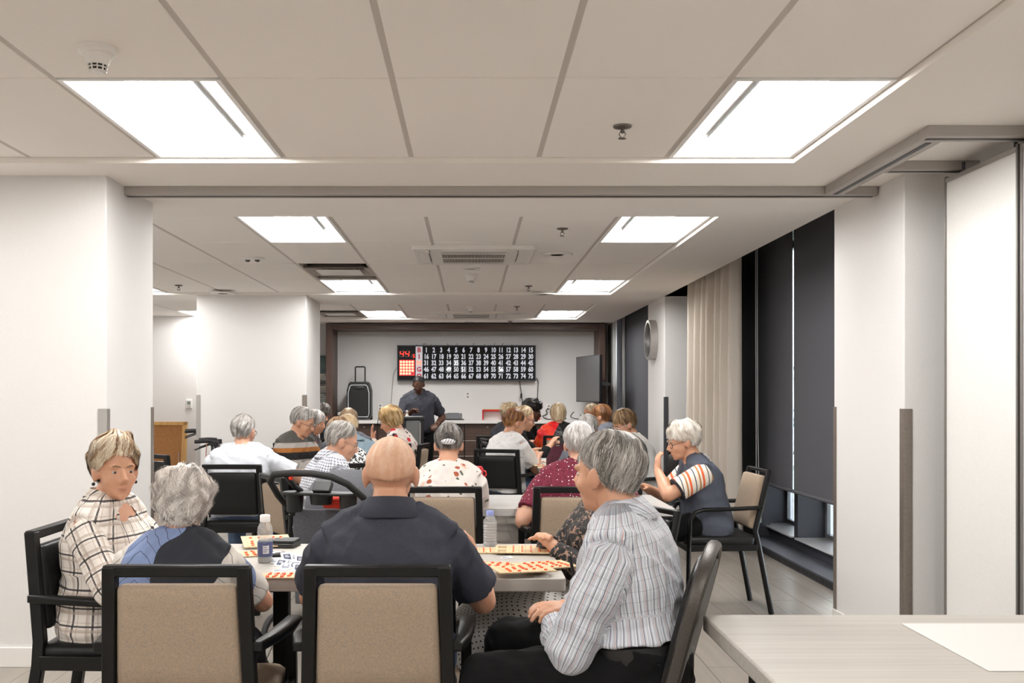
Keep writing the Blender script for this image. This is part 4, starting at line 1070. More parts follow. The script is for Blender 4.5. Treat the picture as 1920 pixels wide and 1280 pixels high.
MB().lathe([(.051, .122), (.051, .135), (.0, .137)], 24).build('lid', simple('lid_dark', '#4c5450', .5), t, smooth=True)
t = empty('equipment_box', 'flat grey equipment box on the counter right of the presenter', 'box', (-.26, 15.72, CT + .001))
MB().bx(-.14, .14, -.1, .1, .012, .1).build('case', simple('box_grey', '#6f6f72', .6, speck=.15), t, bevel=.006); MB().bx(-.16, .17, -.11, .11, 0, .012).build('base', M_blackplastic, t)
MB().bx(-.09, .09, -.03, .03, .1, .108).build('carry_handle', simple('box_grey2', '#58585b', .6), t, bevel=.004)
M_rr = simple('rack_red', '#b3121c', .4)
for nm, x, l in (('ball_rack', .35, 'red bingo ball rack with white panel on the counter, left one'), ('ball_rack', .68, 'red bingo ball rack on the counter, half hidden by curly blond hair')):
    t = empty(nm, l, 'ball rack', (x, 15.75, CT + .001), group='red ball racks')
    m = MB().bx(-.16, -.14, -.1, .1, 0, .14).bx(.14, .16, -.1, .1, 0, .14).bx(-.16, .16, -.1, .1, .13, .155); m.build('frame', M_rr, t, bevel=.003)
    MB().bx(-.14, .14, .0, .006, .0, .13).build('panel', M_plastic_w, t)
    MB().bx(-.15, .15, -.09, .09, .155, .165).build('ball_tray', simple('tray_wood', '#b98f4e', .6), t)
t = empty('red_box', 'small red and white box on the counter beside the dark puffy hair', 'box', at(1006, 786, 15.7)); t.location.z = CT + .001
MB().bx(-.07, .05, -.06, .06, 0, .05).build('base', M_rr, t); MB().bx(-.07, .05, -.06, .06, .05, .11).build('band', simple('box_tan', '#b59a7c', .6), t); MB().bx(-.07, .05, -.06, .06, .11, .16).build('lid', M_rr, t)
t = empty('power_adapter', 'black power adapter among the leads on the counter', 'adapter', at(1046, 786, 15.75)); t.location.z = CT + .001
MB().bx(-.1, .1, -.04, .04, 0, .04).build('brick', M_black, t, bevel=.006); MB().cyl((.1, 0, .02), (.13, 0, .02), .008, n=8).build('strain_relief', M_black, t)
# presenter's lectern
t = empty('lectern', 'black framed lectern with a grey glass front before the presenter', 'lectern', (-.79, 14.3, 0))
m = MB()
for sx in (-1, 1): m.bx(sx * .12 - .02, sx * .12 + .02, -.14, .14, 0, 1.04)
m.bx(-.14, .14, -.14, .14, 0, .08); m.build('frame', M_blackplastic, t, bevel=.004)
MB().bx(-.18, .16, -.18, .16, 1.04, 1.08).build('top', M_blackplastic, t, bevel=.008)
MB().bx(-.1, .1, -.12, .1, .08, 1.03).build('glass_front', simple('lectern_grey', '#8d9091', .25), t)
MB().box((.1, -.15, .55), (.016, .02, .9)).build('edge_strip', M_alu, t)  # plain aluminium strip up the right front edge
t = empty('microphone', 'small white microphone base on the lectern top', 'microphone', (-.88, 14.26, 1.081))
MB().lathe([(.0, 0), (.026, 0), (.024, .02), (.012, .03), (.012, .06), (.018, .07), (.014, .085), (0, .09)], 16).build('body', M_plastic_w, t, smooth=True); MB().lathe([(.0185, .066), (.0185, .074)], 16).build('ring', M_alu, t)
t = empty('notebook', 'open white notes lying on the lectern top', 'notes', (-.76, 14.24, 1.081))
MB().bx(-.1, 0, -.08, .06, 0, .006).build('left_page', M_pk, t); MB().bx(.002, .1, -.08, .06, 0, .006).build('right_page', M_pk, t)
# ------------------------------------------------------------------ people
def remesh(mb, voxel, smooth=2, decim=None):
    me = bpy.data.meshes.new('tmp'); me.from_pydata(mb.v, [], mb.f)
    bm = bmesh.new(); bm.from_mesh(me); bmesh.ops.recalc_face_normals(bm, faces=bm.faces); bm.to_mesh(me); bm.free()
    o = bpy.data.objects.new('tmp', me); TS.collection.objects.link(o)
    r_ = o.modifiers.new('r', 'REMESH'); r_.mode = 'VOXEL'; r_.voxel_size = voxel; r_.adaptivity = 0
    if smooth: s = o.modifiers.new('s', 'SMOOTH'); s.factor = .5; s.iterations = smooth
    TS.view_layers[0].update()
    out = bpy.data.meshes.new_from_object(o.evaluated_get(TS.view_layers[0].depsgraph))
    bpy.data.objects.remove(o); bpy.data.meshes.remove(me)
    return out
def coords(me):
    a = np.empty(len(me.vertices) * 3, np.float32); me.vertices.foreach_get('co', a); return a.reshape(-1, 3)
def normals(me):
    a = np.empty(len(me.vertices) * 3, np.float32); me.vertex_normals.foreach_get('vector', a); return a.reshape(-1, 3)
def setco(me, a): me.vertices.foreach_set('co', a.astype(np.float32).ravel()); me.update()
def fattr(me, name, vals, typ='FLOAT'):
    at_ = me.attributes.new(name, typ, 'POINT'); at_.data.foreach_set('vector' if typ == 'FLOAT_VECTOR' else 'value', np.asarray(vals, np.float32).ravel())
def finish(me, name, mat, parent):
    me.name = name; me.materials.clear(); me.materials.append(mat)
    me.polygons.foreach_set('use_smooth', [True] * len(me.polygons)); me.update(); return link(name, me, parent)

def skin_mat(name, base, flush, lip):
    n = NT(name); v = n.coord(); f = n.noise(v, 45, 3.); g = n.noise(v, 9, 2.)
    c = n.mix(n.math('MULTIPLY', g, .55), rgb(base), rgb(flush)); c = n.mix(n.math('MULTIPLY', f, .25), c, rgb(base))
    c = n.mix(n.attr('lip').outputs['Fac'], c, rgb(lip)); n.col(c); n.set(Roughness=.5)
    n.b.inputs['Subsurface Weight'].default_value = .08; n.b.inputs['Subsurface Radius'].default_value = (.012, .005, .003)
    n.bump(n.noise(v, 260, 2.), .12, .001); return n.mat
SK = {'pale': skin_mat('skin_pale', '#d3a68b', '#c08068', '#a9584f'), 'fair': skin_mat('skin_fair', '#d3a284', '#bd8062', '#a55a50'),
      'tan': skin_mat('skin_tan', '#bd8561', '#a06044', '#8c473d'), 'dark': skin_mat('skin_dark', '#5a3826', '#47291b', '#5d3028')}
M_eyew = simple('eye_white', '#bdb4ac', .25); M_iris = simple('eye_dark', '#3b2e26', .15)

def hair_mat(name, c0, c1, c2, rough=.5):
    n = NT(name); a = n.attr('hv').outputs['Fac']
    n.col(n.ramp(a, [(0., rgb(c0)), (.5, rgb(c1)), (1., rgb(c2))])); n.set(Roughness=rough); n.b.inputs['Specular IOR Level'].default_value = .35; return n.mat

C0 = np.array((0, -.012, .028)); AX = np.array((.078, .1, .09))
def interp(tab, a):
    for (a0, v0), (a1, v1) in zip(tab, tab[1:]):
        if a <= a1: return v0 + (v1 - v0) * (a - a0) / max(1e-6, a1 - a0)
    return tab[-1][1]
LINES = {
    'short': [(0, 50), (35, 55), (60, 78), (80, 84), (95, 100), (115, 126), (180, 132)],
    'bangs': [(0, 70), (35, 74), (60, 88), (80, 96), (95, 108), (115, 130), (180, 138)],
    'bob': [(0, 68), (35, 76), (55, 110), (75, 138), (95, 148), (130, 150), (180, 150)],
    'men': [(0, 40), (30, 44), (55, 66), (78, 80), (95, 98), (112, 126), (180, 136)],
    'bald': [(0, 8), (40, 10), (60, 60), (80, 78), (95, 94), (110, 118), (180, 124)],
    'buzz': [(0, 44), (35, 52), (60, 74), (80, 82), (95, 92), (110, 116), (180, 124)],
    'curly': [(0, 66), (35, 72), (60, 96), (80, 116), (95, 124), (115, 142), (180, 150)],
    'lady': [(0, 55), (30, 60), (50, 80), (70, 96), (90, 106), (115, 132), (180, 140)],
    'up': [(0, 48), (40, 56), (62, 82), (85, 90), (95, 100), (110, 120), (180, 124)],
}
def hpos(th, az, off, hang):
    """point over the scalp: th degrees from the crown, az degrees from the face"""
    t, a = math.radians(th), math.radians(az)
    if th <= 95: s, c = math.sin(t), math.cos(t)
    else:
        t0 = math.radians(95); s0 = math.sin(t0); s = s0 + (math.sin(t) - s0) * (1 - hang); c = math.cos(t0) - (t - t0) * .95
    n = np.array((math.sin(a) * s / AX[0], math.cos(a) * s / AX[1], (c if th <= 95 else c * .4) / AX[2])); n /= np.linalg.norm(n)
    return C0 + np.array((AX[0] * s * math.sin(a), AX[1] * s * math.cos(a), AX[2] * c)) + n * off
def make_hair(root, Hm, Hc, hs, st, seed):
    rd = random.Random(seed); L = LINES[st['line']]; T = st.get('t', .018); hang = st.get('hang', .3); lump = st.get('lump', .25)
    wave = st.get('wave', .003); drift = st.get('drift', 0); NT_, NA = st.get('res', (16, 44))
    def prof(th, az, tm):
        u = th / tm; p = 1 - .82 * u ** 3.5
        if st.get('top'): p *= 1 + st['top'] * math.exp(-(th / 45) ** 2)
        if st.get('back') and abs(az) > 90: p *= 1 + st['back'] * math.sin(min(1, u) * PI)
        return p
    def hv(th, az, x): 
        v = .5 + .55 * mnoise.noise(Vector((az * .09 + seed, th * .015, seed * 3.1))) + x
        if st.get('edge'): v -= st['edge'] * min(1, th / interp(L, abs(az))) ** 3
        if st.get('front'): v += st['front'] * max(0, 1 - abs(az) / 75) * min(1, th / 35)
        if st.get('nape'): v += st['nape'] * max(0, (th - 70) / 50) * (1 if abs(az) > 95 else 0)
        return min(1, max(0, v))
    vs = []; hvs = []; fs = []
    for i in range(NT_ + 2):
        for j in range(NA):
            az = -180 + 360 * j / NA; tm = interp(L, abs(az)) + 3 * mnoise.noise(Vector((az * .15, seed, 0)))
            th = tm * min(i, NT_) / NT_
            off = T * prof(th, az, tm) * (1 + lump * mnoise.noise(Vector((math.sin(R(az)) * 2.2 * math.sin(R(th)), math.cos(R(az)) * 2.2 * math.sin(R(th)), th * .05 + seed))) * 2)
            if i == NT_ + 1: off = -.012
            elif st['line'] in ('buzz',): off = T * (1 if i < NT_ else .2)
            elif i == NT_: off *= .75
            vs.append(hpos(th, az, off, hang)); hvs.append(hv(th, az, rd.uniform(-.15, .15)))
    for i in range(NT_ + 1):
        for j in range(NA): fs.append((i * NA + j, i * NA + (j + 1) % NA, (i + 1) * NA + (j + 1) % NA, (i + 1) * NA + j))
    N = st.get('n', 600); seg = 4; wd = st.get('w', .0012); ln = st.get('len', 42)
    curl = st.get('curl', 0.); CL = st.get('clump', 9)
    for k in range(N):
        if k % CL == 0: ca_, ct_, cl_, cx_, cp_ = rd.uniform(-180, 180), math.sqrt(rd.random()) * .98, ln * rd.uniform(.6, 1.25), rd.gauss(0, .42), rd.uniform(0, 6.28)
        az0 = ca_ + rd.gauss(0, 2.6); az0 = (az0 + 180) % 360 - 180; tm = interp(L, abs(az0)); th0 = tm * min(.98, max(.02, ct_ + rd.gauss(0, .03))); l = cl_ * rd.uniform(.85, 1.1)
        x = cx_ + rd.gauss(0, .1); ph = cp_ + rd.gauss(0, .25); o0 = len(vs); ed = rd.uniform(0, 9) if rd.random() < .8 else rd.uniform(6, 15); fl = rd.uniform(.0, 1) ** 2 + .15 * math.sin(cp_ * 3)
        for s in range(seg + 1):
            u = s / seg; az = az0 + drift * l * u / 60 + (wave * 900) * math.sin(ph + u * 4) * .6; az = (az + 180) % 360 - 180; tm = interp(L, abs(az)); th = min(th0 + l * u, tm + ed)
            off = T * prof(min(th, tm), az, tm) * (1 + lump * mnoise.noise(Vector((math.sin(R(az)) * 2.2 * math.sin(R(th)), math.cos(R(az)) * 2.2 * math.sin(R(th)), th * .05 + seed))) * 2) + .001 + (st.get('fly', .004)) * fl * u + curl * math.sin(ph + u * 7)
            p = hpos(th, az, off, hang); q = hpos(th, az + 1.0 + wd * 300, off, hang); d = q - p; d /= max(1e-9, np.linalg.norm(d)); w = wd * (1 - .6 * u)
            vs.append(p - d * w); vs.append(p + d * w); h = hv(th0, az0, x); hvs += [h, h]
        for s in range(seg): a = o0 + 2 * s; fs.append((a, a + 1, a + 3, a + 2))
    A = np.array(vs) * hs; A = A @ np.array(Hm).T + np.array(Hc)
    me = bpy.data.meshes.new('hair'); me.from_pydata([tuple(p) for p in A], [], fs); fattr(me, 'hv', hvs)
    return finish(me, 'hair', st['mat'], root)

def ik(a, b, l1, l2, pole):
    d = b - a; D = d.length
    if D > (l1 + l2) * .985: b = a + d * ((l1 + l2) * .985 / D); d = b - a; D = d.length
    x = (l1 * l1 - l2 * l2 + D * D) / (2 * D); h = math.sqrt(max(1e-6, l1 * l1 - x * x)); u = d / D
    pp = (pole - u * pole.dot(u)).normalized(); return a + u * x + pp * h, b
def hand(m, w, fdir, pn, side, k, curl=.5, spread=1., r_=.0088):
    """palm with four fingers and a thumb; pn is where the palm faces, side is +1 when the thumb lies along f x pn"""
    f = fdir.normalized(); pn = (pn - f * pn.dot(f)).normalized(); s = f.cross(pn) * side
    M = Matrix((s, f, pn)).transposed()
    m.ell(w + f * .045 * k, (.04 * k, .055 * k, .017 * k), 14, 10, M)
    m.tube([w - f * .03 * k, w + f * .03 * k], [.026 * k, .025 * k], 10)
    for i, (o, ln) in enumerate(((.03, .068), (.01, .076), (-.011, .07), (-.03, .056))):
        p = w + f * (.085 - .004 * abs(i - 1)) * k + s * o * k; d = (f + s * (.12 * spread * (1.5 - i) * .6)).normalized(); pts = [w + f * .05 * k + s * o * .9 * k, p]; a = 0
        for j in range(3):
            a += curl * (.55, .9, .6)[j]; dd = d * math.cos(a) + pn * math.sin(a); p = p + dd * ln * k * (.45, .32, .25)[j]; pts.append(p)
        m.tube(pts, [r_ * k * q for q in (1.05, 1.05, 1., .92, .75)], 8)
    p = w + f * .02 * k + s * .028 * k; d1 = (f * .75 + s * .75 + pn * .25).normalized(); d2 = (f * .95 + s * .1 + pn * (.2 + .5 * curl)).normalized()
    m.tube([w + f * .005 * k + s * .012 * k, p, p + d1 * .038 * k, p + d1 * .038 * k + d2 * .03 * k, p + d1 * .038 * k + d2 * .052 * k], [.014 * k, .014 * k, .0115 * k, .0105 * k, .008 * k], 8)

RING = {'m': [(-.24, .165, .115), (-.1, .182, .14), (.1, .178, .14), (.3, .172, .135), (.5, .178, .13), (.66, .186, .122), (.78, .182, .106), (.87, .14, .086), (.94, .088, .07), (1.0, .062, .062)],
        'f': [(-.24, .175, .12), (-.1, .195, .14), (.1, .18, .138), (.3, .165, .13), (.5, .17, .135), (.62, .172, .132), (.74, .168, .108), (.85, .13, .085), (.93, .08, .066), (1.0, .054, .056)]}
def person(label, loc, rz, top=None, pants=None, skin='fair', sex='f', k=1., hip=.57, lean=8, side=0, twist=0, ws=1., head=(0, -8, 0), hs=1., hands=None, poles=None,
           sleeve='short', hair=None, voxel=.011, stand=False, knees=None, curl=.55, glasses=None, collar=None, extra=None, wr=.006, seed=1, belly=0., neckf=.0, hem=-.3, palms=None, shoes=None, body_r=1., scalp=None, earring=None, ptop=.04, vneck=.02, copen=.16):
    root = empty('person', label, 'person', loc, R(rz), 'people in the bingo hall')
    V = Vector; H = V((0, 0, hip)); Ls = .45 * k
    # spine
    N = 24; cs = [H]; dirs = []
    def frame(u):
        a = R(lean * (.55 + .6 * u)); b = R(side * (.4 + .6 * u)); tw = R(twist * max(0, min(1, u)))
        d = V((math.sin(b), math.sin(a) * math.cos(b), math.cos(a) * math.cos(b))); d.rotate(Matrix.Rotation(tw * .6, 3, 'Z'))
        r_ = V((math.cos(tw), math.sin(tw), 0)); r_ = (r_ - d * r_.dot(d)).normalized(); f = d.cross(r_).normalized(); return d, r_, f
    def spine(u):
        p = H.copy(); st = .05; s = 0
        if u < 0: return H + frame(0)[0] * (u * Ls)
        while s < u - 1e-6: q = min(st, u - s); p = p + frame(s)[0] * (q * Ls); s += q
        return p
    def ring(u, hw, hd, n=28, off=0., dip=0.):
        d, r_, f = frame(u); c = spine(u); b = belly * max(0, 1 - abs(u - .22) / .4); out = []
        for j in range(n):
            a = 2 * PI * j / n; ca, sa = math.cos(a), math.sin(a); e = .82
            x = math.copysign(abs(ca) ** e, ca); y = math.copysign(abs(sa) ** e, sa)
            out.append(c + r_ * (x * (hw * ws * k * body_r + off)) + f * (y * (hd * k * body_r + off + (b if y > 0 else 0))) - d * dip * max(0., y))
        return out
    rings = RING[sex]
    nb = spine(1.0); nd, nr, nf = frame(1.0)
    # head
    yaw, pit, rol = head; tw = R(twist)
    Hm = Matrix.Rotation(tw + R(yaw), 3, 'Z') @ Matrix.Rotation(R(pit), 3, 'X') @ Matrix.Rotation(R(rol), 3, 'Y')
    hs_ = hs * k
    nt = nb + (nd * .7 + V((0, 0, .3))).normalized() * .03 * k + nf * (.014 + neckf)
    Hc = nt + Hm @ V((0, .018, .066)) * hs_
    def hp(p): return Hc + Hm @ (V(p) * hs_)
    Ml = Matrix([[Hm[i][j] for j in range(3)] for i in range(3)])
    m = MB()
    if stand or True: m.loft([ring(u, a * .96, b * .96) for u, a, b in rings])
    m.tube([nb - nd * .03, nb + nd * .01, hp((0, -.02, -.055)), hp((0, -.005, -.02))], [.06 * k, .057 * k, .054 * hs_, .05 * hs_], 14)
    m.ell(hp((0, -.012, .028)), [x * hs_ for x in (.076, .098, .088)], 24, 16, Ml)
    m.ell(hp((0, .03, -.022)), [x * hs_ for x in (.063, .066, .078)], 20, 14, Ml)
    m.ell(hp((0, .038, -.072)), [x * hs_ for x in (.047, .05, .04)], 16, 12, Ml)
    m.ell(hp((0, .074, -.094)), [x * hs_ for x in (.019, .016, .017)], 12, 8, Ml)
    for s in (-1, 1):
        m.ell(hp((s * .036, .058, -.03)), [x * hs_ for x in (.026, .026, .026)], 12, 8, Ml)
        m.ell(hp((s * .03, .08 if sex == 'm' else .077, .022)), [x * hs_ for x in (.026, .012, .01)], 12, 8, Ml)
        m.ell(hp((s * .011, .1, -.036)), [x * hs_ for x in (.0095, .011, .008)], 10, 6, Ml)
        E = Ml @ Matrix.Rotation(s * R(-24), 3, 'Z')
        m.ell(hp((s * .08, -.008, -.012)), [x * hs_ for x in (.0075, .02, .033)], 12, 10, E)
        m.ell(hp((s * .083, -.016, -.004)), [x * hs_ for x in (.007, .016, .028)], 12, 8, E)
        m.ell(hp((s * .074, .004, -.016)), [x * hs_ for x in (.008, .012, .02)], 10, 8, Ml)
    m.tube([hp((0, .09, .012)), hp((0, .102, -.012)), hp((0, .113, -.032))], [.008 * hs_, .0105 * hs_, .0135 * hs_], 10)
    m.ell(hp((0, .088, -.06)), [x * hs_ for x in (.021, .013, .006)], 12, 8, Ml)
    m.ell(hp((0, .086, -.07)), [x * hs_ for x in (.018, .012, .006)], 12, 8, Ml)
    # arms
    hands = hands or {}; poles = poles or {}; palms = palms or {}
    l1, l2 = .275 * k, .245 * k; arms = {}
    su = .75; sc = spine(su); sd, sr, sf = frame(su)
    for sname, s in (('L', -1), ('R', 1)):
        sh = sc + sr * (s * (.178 if sex == 'm' else .16) * ws * k) - sd * .012 * k
        tgt = V(hands.get(sname, (s * .12, .40, .78)))
        el, wr_ = ik(sh, tgt, l1, l2, V(poles.get(sname, (s * .7, -.5, -.9))))
        arms[s] = (sh, el, wr_)
        q = k * (1.08 if sex == 'm' else .98) * min(1.1, ws)
        m.tube([sh + sr * (-s * .03), sh, sh.lerp(el, .35), sh.lerp(el, .8), el], [.05 * q, .056 * q, .05 * q, .042 * q, .039 * q], 14)
        m.tube([nb - nd * .015 * k, sc.lerp(sh, .5) + sd * .055 * k, sh + sd * .012 * k], [.046 * k, .05 * q, .046 * q], 12)
        m.ell(el, (.039 * q,) * 3, 12, 8)
        m.tube([el, el.lerp(wr_, .25), el.lerp(wr_, .6), wr_], [.039 * q, .042 * q, .034 * q, .026 * q], 14)
        fd = (wr_ - el).normalized(); pn = V(palms.get(sname, (0, .25, -1)))
        fd2 = V(palms[sname + 'f']) if sname + 'f' in palms else fd
        cross_s = fd2.cross(pn).dot(-sr * s)
        hand(m, wr_, fd2, pn, 1 if cross_s > 0 else -1, k * (1.05 if sex == 'm' else .95), curl=curl if not isinstance(curl, dict) else curl.get(sname, .5))
    # legs
    legs = {}
    for s in (-1, 1):
        hj = H + V((s * .095 * ws * k, .02, -.015))
        if stand: kn, an = hj + V((s * .02, .02, -.44 * hip / .95)), hj + V((s * .03, -.01, -.86 * hip / .95))
        else:
            kk = (knees or {}).get(s, (s * .13, .43, .5)); kn = V(kk); an = V((kn.x * 1.02, kn.y + .03, .09))
        legs[s] = (hj, kn, an)
        m.tube([hj, hj.lerp(kn, .5), kn, kn.lerp(an, .3), kn.lerp(an, .7), an], [.075 * k, .066 * k, .054, .052, .042, .036], 12)
        m.tube([an + V((0, -.03, -.04)), an + V((0, .05, -.05)), an + V((s * .01, .14, -.06))], [.03, .032, .022], 10)
    body = remesh(m, voxel, 2)
    co = coords(body); loc_ = (co - np.array(Hc)) @ np.array(Hm) / hs_
    lipm = np.exp(-((loc_[:, 0] / .02) ** 2 + ((loc_[:, 1] - .095) / .02) ** 2 + ((loc_[:, 2] + .065) / .009) ** 2)) * .6
    ear = np.exp(-(((np.abs(loc_[:, 0]) - .082) / .012) ** 2 + ((loc_[:, 1] + .008) / .03) ** 2 + ((loc_[:, 2] + .012) / .035) ** 2)) * .22
    nose = np.exp(-((loc_[:, 0] / .02) ** 2 + ((loc_[:, 1] - .112) / .015) ** 2 + ((loc_[:, 2] + .033) / .015) ** 2)) * .1
    fattr(body, 'lip', np.clip(lipm + ear + nose, 0, 1))
    body_o = finish(body, 'body', SK[skin], root)
    for s in (-1, 1):
        e = MB().ell(hp((s * .031, .079, .002)), [x * hs_ for x in (.0125, .009, .0058)], 12, 8, Ml).build('eye', M_eyew, root, smooth=True)
        MB().ell(hp((s * .031, .0862, .0015)), [x * hs_ for x in (.0054, .0032, .0052)], 10, 6, Ml).build('iris', M_iris, e, smooth=True)
        if hair: MB().tube([hp((s * .012, .094, .022)), hp((s * .03, .093, .028)), hp((s * .05, .076, .022))], [.0025 * hs_, .0034 * hs_, .002 * hs_], 6).build('eyebrow', hair.get('brow', hair['mat']), root, smooth=True)
        if earring: MB().ell(hp((s * .084, -.006, -.05)), (.0065,) * 3, 10, 8).build('earring', earring, root, smooth=True)
    if hair: make_hair(root, Hm, Hc, hs_, hair, seed)
    if glasses:
        g = MB(); gl = None
        for s in (-1, 1): g.tube([hp((s * .034 + .024 * math.cos(2 * PI * j / 18), .098 - .012 * abs(math.cos(2 * PI * j / 18) * .3 + s * 0), -.002 + .019 * math.sin(2 * PI * j / 18))) for j in range(18)], .0018 * hs_, 6, closed=True)
        g.tube([hp((-.01, .1, .002)), hp((0, .103, .006)), hp((.01, .1, .002))], .0018 * hs_, 6)
        go = g.build('glasses', glasses, root, smooth=True)
        for s in (-1, 1): MB().tube([hp((s * .058, .096, .003)), hp((s * .07, .05, .005)), hp((s * .086, -.012, .008)), hp((s * .086, -.028, -.012))], .0018 * hs_, 6).build('temple', glasses, go, smooth=True)
    # clothing
    def cloth(me, amp, bones):
        co = coords(me).astype(np.float64); nrm = normals(me); best = np.full(len(co), 1e9); uu = np.zeros(len(co)); vv = np.zeros(len(co))
        for a, b, rad, ref, v0 in bones:
            a, b, ref = np.array(a), np.array(b), np.array(ref); ab = b - a; l = np.linalg.norm(ab); ab /= l
            t = np.clip((co - a) @ ab, 0, l); pr = a + t[:, None] * ab; rel = co - pr; dist = np.linalg.norm(rel, axis=1) / rad
            ref = ref - ab * (ref @ ab); ref /= np.linalg.norm(ref); q = np.cross(ab, ref); ang = np.arctan2(rel @ q, rel @ ref)
            m_ = dist < best; best[m_] = dist[m_]; uu[m_] = (ang * rad)[m_]; vv[m_] = (t + v0)[m_]
        fattr(me, 'cloth', np.stack([uu, vv, np.zeros(len(co))], 1), 'FLOAT_VECTOR')
        d = np.array([mnoise.noise(Vector((x * 5 + seed, y * 5, z * 9))) + .75 * (1 - 3 * abs(mnoise.noise(Vector((x * 7 + y * 6, y * 5 - x * 3 + seed, z * 12 + x * 8))))) + .4 * (1 - 3 * abs(mnoise.noise(Vector((x * 16 - y * 9, y * 12 + seed, z * 10 - x * 14))))) + .3 * mnoise.noise(Vector((x * 24, y * 24, z * 24 + seed))) for x, y, z in co])
        setco(me, co + nrm * (d * amp)[:, None])
    spb = [(spine(hem), spine(.25), .17 * ws * k, -frame(.1)[2], 0), (spine(.25), spine(.97), .165 * ws * k, -frame(.6)[2], (.25 - hem) * Ls)]
    tco = voxel * 1.15 if voxel < .008 else voxel
    if top:
        m = MB(); rr = [(u, a, b) for u, a, b in rings if u > hem + .02 and u < .95]
        lo = rings[0] if hem <= -.24 else (hem, rings[1][1], rings[1][2])
        m.loft([ring(hem, lo[1] * 1.06, lo[2] * 1.08, off=.016)] + [ring(u, a, b, off=.014 if u < .9 else .012, dip=vneck * max(0, (u - .6) / .37)) for u, a, b in rr] + [ring(.97, .07, .068, off=.004, dip=vneck * 1.25)])
        bones = list(spb)
        for s in (-1, 1):
            sh, el, wr_ = arms[s]; q = k * (1.08 if sex == 'm' else .98) * min(1.1, ws)
            m.tube([nb - nd * .03 * k, sc.lerp(sh, .5) + sd * .052 * k, sh + sd * .01 * k], [.055 * k, .067 * q, .062 * q], 12)
            ref = (sh - sc) * 1.0
            if sleeve == 'short':
                e = sh.lerp(el, .72); m.tube([sh + sr * (-s * .03), sh, sh.lerp(el, .4), e], [.052 * q, .062 * q, .063 * q, .066 * q], 16); bones.append((sh, e, .055, ref, 1.3))
            elif sleeve == 'long':
                m.tube([sh + sr * (-s * .03), sh, sh.lerp(el, .4), sh.lerp(el, .9), el], [.052 * q, .062 * q, .06 * q, .055 * q, .054 * q], 16); m.ell(el, (.053 * q,) * 3, 12, 8)
                m.tube([el, el.lerp(wr_, .3), el.lerp(wr_, .8), el.lerp(wr_, .97)], [.054 * q, .054 * q, .042 * q, .038 * q], 16)
                bones += [(sh, el, .055, ref, 1.3), (el, wr_, .048, ref, 1.58)]
            elif sleeve == 'three':
                m.tube([sh + sr * (-s * .03), sh, sh.lerp(el, .4), sh.lerp(el, .9), el], [.052 * q, .062 * q, .061 * q, .058 * q, .057 * q], 16); m.ell(el, (.056 * q,) * 3, 12, 8)
                m.tube([el, el.lerp(wr_, .3), el.lerp(wr_, .55)], [.056 * q, .056 * q, .052 * q], 16)
                bones += [(sh, el, .055, ref, 1.3), (el, wr_, .048, ref, 1.58)]
        me = remesh(m, tco, 2); cloth(me, wr, bones); me_o = finish(me, 'top', top, root)
        if collar:
            m = MB(); rg = []
            for z, e in ((-.03, 1.3), (-.012, 1.15), (.016, 1.03), (.021, 1.08), (-.006, 1.34), (-.04, 1.66), (-.046, 1.62), (-.03, 1.5)):
                c = nb + nd * (z + .0) * k + nf * .004
                AN = [PI / 2 + copen + (2 * PI - 2 * copen) * j / 28 for j in range(29)]; rg.append([c + nr * (math.cos(a_) * .066 * e * k) + nf * (math.sin(a_) * (.066 + .25 * vneck) * e * k) + nd * (-(.04 + vneck) * max(0, math.sin(a_))) * k for a_ in AN])
            m.add([p for r_ in rg for p in r_], [(i * 29 + j, i * 29 + j + 1, i * 29 + 30 + j, i * 29 + 29 + j) for i in range(len(rg) - 1) for j in range(28)]); co_ = m.build('collar', collar, me_o, smooth=True, angle=70, fix=False); fattr(co_.data, 'cloth', [(p[0], p[2], 0) for p in m.v], 'FLOAT_VECTOR')
    if pants:
        m = MB(); m.loft([ring(u, a, b, off=.008) for u, a, b in ((-.3, .165, .125), (-.2, .178, .135), (-.05, .185, .14), (ptop, .178, .138))])
        bones = [(spine(-.3), spine(.05), .18, -frame(0)[2], 0)]
        for s in (-1, 1):
            hj, kn, an = legs[s]
            m.tube([hj + V((0, -.06, -.005)) if not stand else hj, hj.lerp(kn, .4), hj.lerp(kn, .9), kn], [.098 * k, .092 * k, .076, .074], 16); m.ell(kn, (.073,) * 3, 12, 10)
            m.tube([kn, kn.lerp(an, .5), an + V((0, 0, -.03))], [.072, .066, .062], 16); bones += [(hj, kn, .08, V((0, 0, 1)), .3), (kn, an, .065, V((0, 1, 0)), .72)]
        me = remesh(m, max(tco, .009), 2); cloth(me, wr * .8, bones); finish(me, 'trousers', pants, root)
    for s in (-1, 1):
        an = legs[s][2]; m = MB()
        m.loft([[an + V((x + s * .005, y, z)) for x, y in rrect(-.04 * e, .042 * e, -.075 * e, .19 * e, .035 * e, 4)] for z, e in ((-.09, .95), (-.075, 1), (-.045, .95), (-.02, .7))])
        zmin = min(p[2] for p in m.v); m.v = [(p[0], p[1], p[2] - zmin + .001) if not stand else p for p in m.v]
        m.build('shoe', shoes or M_shoe, root, smooth=True, angle=60)
    if extra: extra(dict(root=root, hp=hp, Ml=Ml, hs=hs_, spine=spine, frame=frame, ring=ring, rings=rings, arms=arms, legs=legs, nb=nb, nd=nd, nf=nf, nr=nr, H=H, k=k))
    return root
M_shoe = simple('shoe_dark', '#242325', .5)

